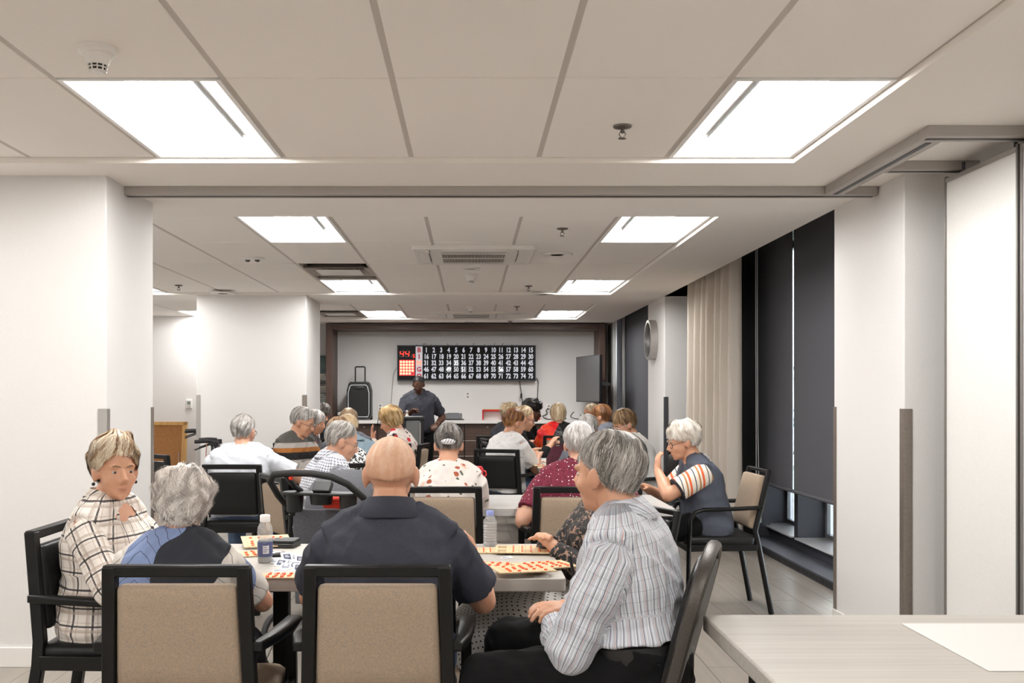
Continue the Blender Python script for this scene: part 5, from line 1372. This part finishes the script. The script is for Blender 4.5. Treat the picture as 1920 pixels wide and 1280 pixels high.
# ---- clothes
def cl(name, rough=.85):
    n = NT(name); v = n.attr('cloth').outputs['Vector']; return n, v
def weave(n, amount=.1, s=900):
    f = n.noise(n.coord(), s, 1.); n.bump(f, amount, .001); return f
def plain(name, a, b=None, rough=.88, sc=350):
    n = NT(name); v = n.coord(); f = n.noise(v, sc, 2.); n.col(n.ramp(f, [(.3, rgb(a)), (.7, rgb(b or a))])); n.set(Roughness=rough); n.b.inputs['Specular IOR Level'].default_value = .25; n.bump(f, .15, .001); return n.mat
def lines(n, s, period, width, off=0.):
    f = n.math('FRACT', n.math('MULTIPLY_ADD', s, 1. / period, off + 50.)); return n.math('LESS_THAN', f, width / period)
def plaid_mat():
    n, v = cl('plaid_shirt'); X, Y, Z = n.xyz(v); c = rgb('#e9e2da')
    for s in (X, Y):
        c = n.mix(n.math('MULTIPLY', lines(n, s, .062, .012, .3), .5), c, rgb('#b7a99d'))
        c = n.mix(n.math('MULTIPLY', lines(n, s, .031, .0025, .5), .5), c, rgb('#a98f7e'))
        c = n.mix(n.math('MULTIPLY', lines(n, s, .062, .0062), .92), c, rgb('#2b2729'))
    n.col(c); n.set(Roughness=.85); weave(n); return n.mat
def stripe_mat():
    n, v = cl('fine_stripe_shirt'); X, Y, Z = n.xyz(v); c = rgb('#b9bdc6')
    c = n.mix(n.math('MULTIPLY', lines(n, X, .0085, .0024), .8), c, rgb('#e3e3e6'))
    c = n.mix(n.math('MULTIPLY', lines(n, X, .017, .0018, .3), .85), c, rgb('#3b4053'))
    c = n.mix(n.math('MULTIPLY', lines(n, X, .034, .0016, .75), .7), c, rgb('#b06a55'))
    c = n.mix(n.math('MULTIPLY', lines(n, Y, .03, .0012), .5), c, rgb('#4a4e5e'))
    n.col(c); n.set(Roughness=.6); n.b.inputs['Sheen Weight'].default_value = .2; weave(n, .08); return n.mat
def gingham_mat():
    n, v = cl('gingham_shirt'); X, Y, Z = n.xyz(v)
    a = n.math('MULTIPLY', n.math('ADD', lines(n, X, .017, .0085), lines(n, Y, .017, .0085)), .5)
    n.col(n.ramp(a, [(0, rgb('#ececf0')), (.5, rgb('#b3b6c3')), (1, rgb('#77798c'))], 'CONSTANT') if False else n.mix(a, rgb('#eeeef1'), rgb('#73778a'))); n.set(Roughness=.85); weave(n); return n.mat
def print_mat(name, base, blobs, scale=22., th=.5, rough=.85):
    n, v = cl(name); c = rgb(base); o = n.coord()
    for i, (col_, sc, t) in enumerate(blobs):
        w = n.noise(o, sc * .7, 2., out=1); vm = n.t.nodes.new('ShaderNodeVectorMath'); vm.operation = 'MULTIPLY_ADD'; n.l(w, vm.inputs[0]); vm.inputs[1].default_value = (.06, .06, .06); n.l(o, vm.inputs[2])
        d = n.vor(vm.outputs[0], sc); c = n.mix(n.math('LESS_THAN', d, t), c, rgb(col_))
    n.col(c); n.set(Roughness=rough); weave(n); return n.mat
def abstract_tee():
    n, v = cl('abstract_tee'); o = n.coord(); X, Y, Z = n.xyz(o)
    a = n.math('ADD', n.math('MULTIPLY_ADD', X, 1.6, .5), n.math('ADD', n.math('MULTIPLY', n.math('SUBTRACT', n.noise(o, 4., 1.), .5), .5), n.math('MULTIPLY', n.math('SUBTRACT', Z, .85), -.5))); c = n.ramp(a, [(0, rgb('#7f8fb4')), (.12, rgb('#cfc9c2')), (.24, rgb('#7484a9')), (.5, rgb('#22252e')), (.74, rgb('#c9c2ba')), (.83, rgb('#7484a9')), (.93, rgb('#cfc9c2'))], 'CONSTANT')
    l = n.math('LESS_THAN', n.math('FRACT', n.math('MULTIPLY', n.math('ADD', n.math('ABSOLUTE', n.math('ADD', X, .09)), n.math('ADD', Z, n.math('MULTIPLY', n.noise(o, 14, 1.), .05))), 26.)), .07)
    n.col(n.mix(n.math('MULTIPLY', l, .8), c, rgb('#20242f'))); n.set(Roughness=.85); weave(n); return n.mat
def stripes_sweater():
    n, v = cl('striped_sweater'); o = n.coord(); X, Y, Z = n.xyz(o)
    n.col(n.ramp(n.math('MULTIPLY_ADD', Z, 4., -3.0), [(0, rgb('#a9a39d')), (.2, rgb('#1e1c1d')), (.46, rgb('#a56a33')), (.62, rgb('#b3ada7')), (.8, rgb('#5b5955'))], 'CONSTANT')); n.set(Roughness=.95); n.bump(n.noise(o, 200, 2.), .4, .002); return n.mat
def dots_mat(name, base, dot, sc, r_, extra=None):
    n, v = cl(name); o = n.coord(); d = n.vor(o, sc, rand=.6); c = n.mix(n.math('LESS_THAN', d, r_), rgb(base), rgb(dot))
    if extra: c = n.mix(n.math('LESS_THAN', n.vor(n.scale(o, 1.03), sc * 1.37, rand=1.), extra[1]), c, rgb(extra[0]))
    n.col(c); n.set(Roughness=.85); weave(n); return n.mat
def grid_dots(name, base, dot, period, r_):
    n, v = cl(name); X, Y, Z = n.xyz(v)
    fx = n.math('SUBTRACT', n.math('FRACT', n.math('MULTIPLY_ADD', n.math('ADD', X, Y), .7071 / period, 50)), .5); fy = n.math('SUBTRACT', n.math('FRACT', n.math('MULTIPLY_ADD', n.math('SUBTRACT', X, Y), .7071 / period, 50)), .5)
    d = n.math('SQRT', n.math('ADD', n.math('MULTIPLY', fx, fx), n.math('MULTIPLY', fy, fy))); n.col(n.mix(n.math('LESS_THAN', d, r_), rgb(base), rgb(dot))); n.set(Roughness=.85); weave(n); return n.mat
def lace_mat():
    n, v = cl('black_lace'); o = n.coord(); f = n.noise(o, 34, 3., .6, dist=1.5); d = n.vor(o, 70., feat='DISTANCE_TO_EDGE')
    hole = n.math('MULTIPLY', n.math('GREATER_THAN', f, .57), n.math('GREATER_THAN', d, .0028)); n.col(n.mix(hole, rgb('#141313'), rgb('#9a7b69'))); n.set(Roughness=.7); n.bump(f, .6, .004); return n.mat
def denim_mat(name, a, b):
    n = NT(name); v = n.coord(); f = n.noise(v, 500, 2.); g = n.noise(v, 9, 2.); n.col(n.mix(n.math('MULTIPLY', g, .5), n.ramp(f, [(.3, rgb(a)), (.7, rgb(b))]), rgb(b))); n.set(Roughness=.9); n.bump(f, .2, .001); return n.mat
M_denim = denim_mat('blue_denim', '#33435c', '#5d6f8a'); M_blackcl = plain('black_cloth', '#050506', '#0d0d0f'); M_darkcl = plain('charcoal_cloth', '#2b2b30', '#3d3d44')
M_navy = plain('navy_polo', '#33353e', '#42444e', sc=500); M_navyc = plain('navy_collar', '#2d2f37', '#3b3d47', sc=500)
M_wtee = plain('white_tee', '#c6c9d0', '#d3d6dc'); M_wtee2 = plain('cream_tee', '#e6e4e1', '#efedea')
M_bluesh = plain('pale_blue_shirt', '#8195a1', '#93a7b3', sc=200); M_greysh = plain('blue_grey_shirt', '#62666f', '#767a84', sc=200)
M_charpolo = plain('charcoal_polo', '#36373e', '#484952', sc=200); M_check = plain('dark_check', '#3a3f4d', '#555b6c', sc=120)

HM = dict(
    grey_wavy=hair_mat('hair_grey_wavy', '#aca39c', '#ddd5ce', '#fdf8f2'), white=hair_mat('hair_white', '#b5aeaa', '#dcd8d6', '#f6f4f2'), cream=hair_mat('hair_cream', '#cbc1b4', '#e8e1d6', '#fbf7f0'),
    pepper=hair_mat('hair_pepper', '#3d3733', '#77706a', '#b6afa9'), silver=hair_mat('hair_silver', '#6b6662', '#a39e99', '#dad6d2'), slick=hair_mat('hair_slick', '#5d5955', '#9a948d', '#d6d1cb'),
    blond=hair_mat('hair_blond', '#8c6a3e', '#bf9c68', '#e8d2a4'), highlight=hair_mat('hair_highlight', '#6b4a2b', '#a27b50', '#f0e4cd'), auburn=hair_mat('hair_auburn', '#4c2d19', '#7e5230', '#a9794d'),
    brown=hair_mat('hair_brown', '#3f2c1f', '#72563c', '#b3946c'), sand=hair_mat('hair_sand', '#97805f', '#c3ab88', '#e6d5b8'), dark=hair_mat('hair_dark', '#0f0d0d', '#1d1a1a', '#35302f'), ash=hair_mat('hair_ash', '#7a6248', '#a98f70', '#d3bd9c'),
    stubble=hair_mat('hair_stubble', '#d0a082', '#dfba9f', '#efdac6', .7), bun=hair_mat('hair_bun', '#2f2b2a', '#5e5854', '#a49d98'))
def hairst(mat, line='short', **kw): d = dict(mat=HM[mat], line=line); d.update(kw); return d
M_gl_d = simple('glasses_dark', '#2a2326', .3); M_gl_b = simple('glasses_blue', '#2b3566', .3); M_gl_m = simple('glasses_metal', '#8a7f78', .3, metal=.7); M_gl_w = simple('glasses_white', '#d8d8da', .3)
# ---- the people, nearest first
V = Vector
person('man with shaved head in a navy polo seen from behind at the near table', (-.25, 3.13, 0), 0, M_navy, M_denim, 'fair', 'm', k=1.03, lean=9, ws=.99, head=(0, -4, 0), hs=.97,
       hands={'R': (.262, .44, .775), 'L': (-.2, .46, .77)}, poles={'R': (.5, -.7, -1), 'L': (-.65, -.8, -.9)}, palms={'R': (-1, .1, .1), 'Rf': (-.1, .35, .9)}, curl={'R': 1.15, 'L': .5},
       hair=hairst('stubble', 'buzz', t=.0018, lump=0, n=1600, len=4, fly=.001, w=.0006, edge=.7, clump=1, brow=HM['sand']), collar=M_navyc, voxel=.006, seed=11, wr=.007, hem=-.22)
def curly_extra(c): pass
person('woman with curly grey hair in a blue white and black abstract tee, from behind', (-.92, 3.13, 0), 0, abstract_tee(), M_darkcl, 'pale', 'f', k=.865, lean=20, ws=1.06, head=(4, -12, 0), hs=1.0,
       hands={'R': (.13, .40, .77), 'L': (-.15, .40, .77)}, poles={'R': (.8, -.5, -.8), 'L': (-.8, -.5, -.8)},
       hair=hairst('grey_wavy', 'curly', t=.030, lump=.45, n=6500, len=36, wave=.022, curl=.008, fly=.014, w=.0011, hang=.6, back=.25, clump=22, res=(22, 64)), voxel=.006, seed=12, wr=.006)
person('lady with short highlighted hair in a black and white plaid shirt facing the camera', (-1.37, 3.83, 0), -90, plaid_mat(), M_blackcl, 'fair', 'f', k=.96, lean=3, ws=1.1, twist=-14, head=(-38, -2, 0), hs=.98,
       hands={'R': (.16, .33, .70), 'L': (-.05, .36, .77)}, poles={'R': (.9, -.8, -.7), 'L': (-.8, -.5, -.8)}, sleeve='long', hem=-.34,
       hair=hairst('highlight', 'lady', t=.027, lump=.35, n=5000, clump=14, len=34, wave=.006, fly=.006, w=.0010, front=.5, top=.55, drift=35, res=(20, 60), brow=HM['ash']), collar=plaid_mat(), voxel=.006, seed=13, earring=M_black, vneck=.042, copen=.7)
def belt(c):
    m = MB(); m.loft([c['ring'](u, .178, .14, off=.017) for u in (.08, .18)]); m.build('belt', simple('belt_black', '#171616', .35), c['root'], smooth=True, angle=50)
    p = c['spine'](.52); d, r_, f = c['frame'](.52); MB().cyl(p + f * .155 - r_ * .08, p + f * .16 - r_ * .08 + d * .1, .005, n=8).build('pen', M_black, c['root'], smooth=True)
person('grey haired man in a fine striped shirt and black trousers turned away, at right', (.515, 3.1, 0), 88, stripe_mat(), M_blackcl, 'fair', 'm', k=1.04, lean=9, ws=1.08, twist=-26, head=(-16, -3, 0), hs=1.0,
       hands={'L': (.06, .25, .66), 'R': (.16, .2, .69)}, poles={'L': (-.8, .15, -.6), 'R': (.7, -.5, -.8)}, knees={-1: (-.16, .47, .55), 1: (.24, .40, .57)}, sleeve='long', hem=.2, ptop=.28, belly=.03,
       hair=hairst('slick', 'men', t=.017, lump=.3, n=4200, len=42, wave=.003, fly=.005, w=.0010, drift=25, res=(20, 60), hang=.35, back=.2), collar=stripe_mat(), voxel=.006, seed=14, extra=belt, wr=.008)
M_lace = lace_mat(); M_skirt = grid_dots('white_dotted_skirt', '#dedad4', '#17161a', .024, .17); M_skirtb = grid_dots('black_dotted_hem', '#121214', '#e6e2de', .021, .17)
def skirt(c):
    for nm, mt, s0, s1, z0 in (('skirt', M_skirt, 0, 1, None), ('skirt_hem', M_skirtb, 1, 2, None)):
        m = MB(); rg = []
        P = [(.04, .23, .22, .565), (.2, .235, .17, .57), (.4, .245, .12, .56), (.53, .25, .1, .47), (.57, .255, .12, .34), (.58, .26, .13, .22)] if s0 == 0 else [(.58, .262, .131, .22), (.59, .27, .135, .17), (.60, .28, .14, .12)]
        for i, (y, hw, hd, z) in enumerate(P):
            tl = R(0 if i < 3 and s0 == 0 else 70)
            tl = R((5, 10, 30, 62, 80, 85)[i]) if s0 == 0 else R(88)
            rg.append([V((hw * math.cos(2 * PI * j / 30) * (1 + .03 * math.sin(7 * j)), y + hd * math.sin(2 * PI * j / 30) * math.sin(tl) * 1.0 + .0, z - .03 + .09 * math.sin(2 * PI * j / 30) * math.cos(tl))) for j in range(30)])
        m.loft(rg); o = m.build(nm, mt, c['root'], smooth=True, angle=70); fattr(o.data, 'cloth', [(math.atan2(p[0], 1.2) * 1.2, p[1] - p[2], 0) for p in m.v], 'FLOAT_VECTOR')
person('woman in a black lace top and polka dot skirt behind the striped shirt man', (.52, 4.19, 0), 112, M_lace, None, 'fair', 'f', k=.90, lean=-8, ws=1.1, twist=-8, head=(-10, -8, 0), hands={'L': (-.05, .22, .765), 'R': (.05, .2, .775)}, poles={'L': (-1, -.5, -.6), 'R': (.9, -.4, -.8)}, sleeve='long',
       hair=hairst('silver', 'bob', t=.02, n=900), voxel=.007, seed=15, extra=skirt)
def clip(c):
    hp, M_, s = c['hp'], c['Ml'], c['hs']
    m = MB()
    for rr, th, yy in ((.03, .013, -.118), (.014, .012, -.122)):
        m.tube([hp((rr * math.cos(2 * PI * j / 20), yy, .026 + rr * .8 * math.sin(2 * PI * j / 20))) for j in range(20)], [th * s * (1 + .15 * math.sin(j * 2.4)) for j in range(20)], 8, closed=True)
    o = m.build('bun', HM['bun'], c['root'], smooth=True); fattr(o.data, 'hv', [.25 + .2 * math.sin(i * 1.7) for i in range(len(m.v))])
    o = MB().ell(hp((0, -.142, -.002)), (.043 * s, .012 * s, .0175 * s), 20, 10, M_).build('hair_clip', simple('clip_pearl', '#e9e6ea', .15), c['root'], smooth=True)
    m = MB()
    for k in range(-2, 3): m.tube([hp((k * .017 - .006, -.156, -.014)), hp((k * .017, -.1575, -.002)), hp((k * .017 + .007, -.155, .012))], .0016 * s, 5)
    m.build('clip_wire', M_black, o, smooth=True)
person('woman with grey hair held by a white clip in a floral blouse, from behind', (-.12, 5.66, 0), 0, print_mat('floral_blouse', '#dcd5cf', [('#d9b9a6', 11., .22), ('#a2553b', 15., .22), ('#5d5e52', 19., .2)]), M_darkcl, 'fair', 'f', k=.985, lean=10, ws=1.0, head=(0, -12, 0), hs=.95,
       hands={'R': (.08, .4, .77), 'L': (-.1, .42, .77)}, poles={'R': (.5, -.6, -.9), 'L': (-1, -.3, -.8)}, sleeve='three', hair=hairst('bun', 'up', t=.017, lump=.15, n=2200, len=45, fly=.004, w=.0012, hang=.15, front=.3), voxel=.008, seed=16, extra=clip)
person('white haired woman in a burgundy top with white dots, from behind', (.62, 5.66, 0), 0, dots_mat('burgundy_dots', '#701b34', '#efe6e4', 50., .19, ('#26090f', .24)), M_darkcl, 'pale', 'f', k=.98, lean=12, ws=1.3, head=(0, -10, 0), hs=1.0,
       hands={'L': (-.30, .14, .79), 'R': (.2, .4, .77)}, poles={'L': (-.1, -1, -.45), 'R': (1, -.3, -.8)}, palms={'Lf': (.1, .8, -.35)}, hair=hairst('white', 'short', t=.021, lump=.2, n=2400, len=26, fly=.006, w=.0012, nape=-.75, wave=.004), voxel=.008, seed=17)
M_vest = denim_mat('denim_vest', '#3b3f4b', '#565b68')
def sleeve_print():
    n, v = cl('striped_sleeve'); X, Y, Z = n.xyz(v)
    n.col(n.ramp(n.math('FRACT', n.math('MULTIPLY', X, 9.)), [(0, rgb('#efe6da')), (.2, rgb('#e8683a')), (.36, rgb('#efe6da')), (.5, rgb('#b57f4a')), (.62, rgb('#efe6da')), (.85, rgb('#3a3d4a')), (.92, rgb('#efe6da'))], 'CONSTANT')); n.set(Roughness=.85); return n.mat
M_slv = sleeve_print()
def sleeves(c):
    for s in (-1, 1):
        sh, el, wr_ = c['arms'][s]; q = c['k'] * 1.0; e = sh.lerp(el, .74); m = MB()
        m.tube([sh + (sh - e).normalized() * .03, sh, sh.lerp(el, .35), sh.lerp(el, .6), e], [.066 * q, .078 * q, .077 * q, .077 * q, .079 * q], 18)
        o = m.build('sleeve', M_slv, c['root'], smooth=True, angle=60)
        ax = (e - sh).normalized(); ref = ax.orthogonal().normalized(); q2 = ax.cross(ref); rel = [V(p) - sh for p in m.v]
        fattr(o.data, 'cloth', [(r_.dot(ax) * .5 + r_.dot(V((0, 1, 0))) * .8, r_.dot(ax), 0) for r_ in rel], 'FLOAT_VECTOR')
        MB().tube([sh.lerp(el, .715), sh.lerp(el, .745)], [.081 * q] * 2, 18).build('cuff', M_darkcl, o)
    m = MB(); rd = random.Random(8)
    d, r_, f = c['frame'](.9); p0 = c['spine'](.86)
    for i in range(14):
        q_ = p0 - f * (.082 + .012 * rd.random()) + r_ * rd.uniform(-.09, .09) + d * rd.uniform(-.03, .03); m.ell(q_, (.008, .005, .01), 8, 6)
    m.build('embroidery', M_pk, c['root'], smooth=True)
person('white haired woman in a dark denim vest with orange striped sleeves, resting her chin', (1.535, 6.6, 0), 92, M_vest, M_blackcl, 'fair', 'f', k=.97, lean=17, ws=1.15, head=(6, -14, 0), hs=1.0,
       hands={'L': (-.02, .325, .89), 'R': (.12, .38, .77)}, poles={'L': (-.7, .35, -.75), 'R': (.9, -.3, -.8)}, palms={'L': (.3, -.9, .2), 'Lf': (.25, -.05, 1)}, sleeve='none', hair=hairst('cream', 'bangs', t=.030, lump=.35, n=2600, len=36, fly=.01, wave=.008, w=.0013, hang=.4, back=.25), glasses=M_gl_d, voxel=.007, seed=18, extra=sleeves, hem=-.34)
person('man with grey slicked hair and glasses in a gingham shirt beside the stroller', (-.93, 6.33, 0), -62, gingham_mat(), M_darkcl, 'pale', 'm', k=.98, lean=13, ws=1.05, head=(-16, -20, 0), hs=1.02, hands={'R': (.14, .4, .77), 'L': (-.1, .4, .77)},
       hair=hairst('slick', 'men', t=.013, lump=.2, n=2200, len=45, w=.0012, fly=.003, drift=10, hang=.2), glasses=M_gl_m, collar=gingham_mat(), sleeve='long', voxel=.008, seed=19)
person('grey haired man in a white tee seen from behind at the left', (-1.66, 7.4, 0), 0, M_wtee, M_denim, 'pale', 'm', k=1.0, lean=10, ws=1.1, head=(-14, -6, 0), side=-2, hands={'R': (.3, .34, .78), 'L': (-.16, .42, .77)}, poles={'R': (1.2, -.2, -.6), 'L': (-1, -.3, -.8)},
       hair=hairst('silver', 'men', t=.013, lump=.3, n=2200, len=26, w=.0014, fly=.005, drift=30), glasses=M_gl_d, voxel=.009, seed=20)
person('woman in a black and white print top, mostly hidden by the gingham shirt', (-.93, 7.5, 0), 25, print_mat('bw_print', '#efedea', [('#151517', 46., .5)], rough=.8), M_blackcl, 'fair', 'f', k=.97, lean=10, ws=1.05, head=(10, -10, 0), hair=hairst('brown', 'bob', t=.018, n=600, w=.0015), voxel=.011, seed=21)
person('man with cropped hair in a pale blue shirt seen from behind', (-.92, 8.45, 0), 42, M_bluesh, M_darkcl, 'tan', 'm', k=1.01, lean=17, ws=1.15, head=(8, -14, 0), hair=hairst('sand', 'buzz', t=.005, lump=.1, n=900, len=8, w=.001, fly=.002), collar=M_bluesh, glasses=M_gl_d, voxel=.01, seed=22)
person('woman with short grey hair and glasses in a grey sweater with orange and black stripes', (-1.63, 9.3, 0), -125, stripes_sweater(), M_blackcl, 'fair', 'f', k=1.06, lean=10, ws=1.08, head=(24, -22, 0), sleeve='long', hands={'R': (-.06, .38, .80), 'L': (-.1, .40, .80)}, hair=hairst('silver', 'short', t=.02, lump=.2, n=1300, len=40, w=.0014, hang=.4), glasses=M_gl_m, voxel=.01, seed=23)
person('woman with a straight grey bob beside the striped sweater', (-1.72, 10.6, 0), -100, print_mat('grey_red_print', '#4f4b4c', [('#b3242c', 12., .2), ('#c98a62', 10., .2)]), M_blackcl, 'fair', 'f', k=1.0, lean=10, head=(0, -18, 0), sleeve='long', hair=hairst('silver', 'bob', t=.016, n=1200, len=60, w=.0014, hang=.9), voxel=.011, seed=24)
person('balding man with brown hair behind the pale blue shirt', (-1.13, 9.5, 0), 8, M_greysh, M_darkcl, 'fair', 'm', k=1.03, lean=8, head=(-14, -4, 0), hair=hairst('ash', 'bald', t=.012, n=900, len=30, w=.0013), voxel=.011, seed=25)
person('blond woman in a red black and white patterned blouse with a raised hand', (-.66, 10.3, 0), 72, print_mat('red_black_print', '#d9cdc6', [('#1d1b20', 13., .36), ('#c0242c', 9., .24), ('#efe9e4', 17., .16)]), M_blackcl, 'fair', 'f', k=1.06, lean=12, ws=1.1, head=(14, -26, 0), sleeve='long', hands={'L': (-.1, .30, .93), 'R': (.1, .38, .8)}, poles={'L': (-.6, 0, -1), 'R': (.8, -.3, -.8)}, palms={'L': (.2, -1, 0), 'Lf': (.1, .2, 1)}, curl=.25,
       hair=hairst('blond', 'bob', t=.028, lump=.35, n=2000, len=45, wave=.006, w=.0016, fly=.01, hang=.6), voxel=.01, seed=26)
person('woman with short auburn hair in a white patterned tee, in profile', (.31, 9.42, 0), -48, print_mat('sketch_tee', '#e2e0df', [('#8d8c90', 26., .12), ('#b4b2b4', 17., .1)]), M_denim, 'fair', 'f', k=1.03, lean=12, ws=1.1, head=(-18, -14, 0), hands={'R': (.05, .41, .79), 'L': (-.12, .43, .82)}, curl=.3,
       hair=hairst('auburn', 'short', t=.02, lump=.2, n=1800, len=40, w=.0014, nape=.5, hang=.3), earring=simple('gold', '#c9a24e', .3, metal=.9), voxel=.009, seed=27)
person('woman with thin blond hair and dark blue glasses in profile', (.43, 10.6, 0), -80, M_blackcl, M_denim, 'fair', 'f', k=1.06, lean=12, head=(-4, -16, 0), sleeve='three', hands={'R': (.02, .43, .88), 'L': (-.1, .43, .84)}, hair=hairst('ash', 'men', t=.014, n=1200, len=34, w=.0013), glasses=M_gl_b, voxel=.01, seed=28)
person('person with short grey hair behind the white haired woman, only the head showing', (.98, 8.4, 0), 0, M_greysh, M_darkcl, 'fair', 'f', k=.97, lean=8, head=(0, -14, 0), hair=hairst('silver', 'short', t=.018, lump=.2, n=1500, len=24, w=.0013, fly=.006), voxel=.011, seed=29)
person('woman with short brown hair and white framed glasses in a plain white tee', (1.56, 9.2, 0), 96, M_wtee2, M_blackcl, 'fair', 'f', k=1.05, lean=16, ws=1.12, head=(14, -24, 0), hands={'L': (-.05, .36, .79), 'R': (.1, .38, .79)}, poles={'L': (-.9, -.4, -.8), 'R': (.8, -.3, -.8)},
       hair=hairst('brown', 'bangs', t=.022, lump=.25, n=1900, len=42, w=.0015, front=.4, hang=.3), glasses=M_gl_w, voxel=.009, seed=30)
def jacket_mat():
    n, v = cl('red_black_jacket'); o = n.coord(); X, Y, Z = n.xyz(o); d = n.noise(o, 3.5, 1.)
    a = n.math('GREATER_THAN', n.math('ABSOLUTE', n.math('SUBTRACT', n.math('MULTIPLY_ADD', Z, -.55, n.math('ADD', X, .5)), .01)), .075)
    c = n.mix(a, rgb('#131214'), n.ramp(d, [(.4, rgb('#ff5a2b')), (.6, rgb('#e0151f'))])); c = n.mix(n.math('LESS_THAN', n.vor(o, 11.), .12), c, rgb('#35406e')); n.col(c); n.set(Roughness=.4); return n.mat
person('woman with a sandy bob in a shiny red and black jacket, from behind', (1.1, 12.62, 0), 0, jacket_mat(), M_blackcl, 'fair', 'f', k=1.05, lean=6, ws=1.15, head=(0, -6, 0), sleeve='long', hair=hairst('sand', 'bob', t=.024, n=1600, len=60, w=.0018, hang=.9, lump=.15), voxel=.011, seed=31)
person('woman with curly blond hair far behind, before the red racks', (.41, 12.4, 0), -40, M_darkcl, M_blackcl, 'fair', 'f', k=1.07, lean=10, head=(0, -14, 0), sleeve='long', hair=hairst('sand', 'bangs', t=.03, lump=.5, n=1200, len=24, wave=.012, curl=.005, fly=.012, w=.0018), voxel=.012, seed=32)
person('woman with dark puffy hair, far behind', (.74, 13.8, 0), -100, M_blackcl, M_blackcl, 'dark', 'f', k=1.09, lean=8, head=(0, -14, 0), sleeve='long', hair=hairst('dark', 'bangs', t=.05, lump=.35, n=1500, len=16, wave=.014, curl=.008, fly=.02, w=.0018, hang=.4), voxel=.012, seed=33)
person('auburn haired woman in a blue grey shirt by the far blind', (1.6, 11.6, 0), 62, M_greysh, M_darkcl, 'fair', 'f', k=1.05, lean=10, head=(8, -10, 0), sleeve='long', hair=hairst('auburn', 'bangs', t=.024, n=1500, len=45, w=.0016, hang=.5), collar=M_greysh, voxel=.011, seed=34)
person('pale haired man in profile just behind the auburn haired woman', (1.69, 13.4, 0), 85, M_darkcl, M_darkcl, 'tan', 'm', k=1.04, lean=8, head=(6, -4, 0), hair=hairst('sand', 'short', t=.016, n=900, len=30, w=.0016), voxel=.012, seed=35)
person('bald man in a dark checked shirt half hidden by the rear left pier', (-2.13, 12.9, 0), 30, M_check, M_darkcl, 'fair', 'm', k=1.04, lean=12, head=(10, -10, 0), hair=hairst('silver', 'bald', t=.008, n=500, len=20, w=.0014), voxel=.012, seed=36)
person('person with curly dark grey hair farthest left, behind the checked shirt', (-1.95, 13.75, 0), 30, M_darkcl, M_darkcl, 'fair', 'f', k=1.04, lean=8, head=(0, -6, 0), hair=hairst('pepper', 'short', t=.028, lump=.4, n=900, len=20, curl=.005, wave=.01, w=.0018, fly=.01), voxel=.012, seed=37)
def watch(c):
    sh, el, wr_ = c['arms'][-1]; MB().cyl(el.lerp(wr_, .9), el.lerp(wr_, .99), .033, n=16).build('wrist_watch', M_alu, c['root'], smooth=True)
person('young man in a charcoal polo standing at the lectern, looking down at it', (-.73, 14.75, 0), 176, M_charpolo, M_blackcl, 'dark', 'm', k=1.15, hip=.93, lean=6, ws=1.0, head=(0, -26, 0), hs=.88, stand=True, hands={'R': (.08, .36, 1.14), 'L': (-.27, .14, .97)}, poles={'R': (.6, -.6, -.5), 'L': (-.35, -1, -.1)},
       hair=hairst('dark', 'buzz', t=.005, lump=.1, n=900, len=8, w=.001, fly=.003), collar=M_charpolo, voxel=.01, seed=38, extra=watch, hem=-.32)
bpy.data.scenes.remove(TS)
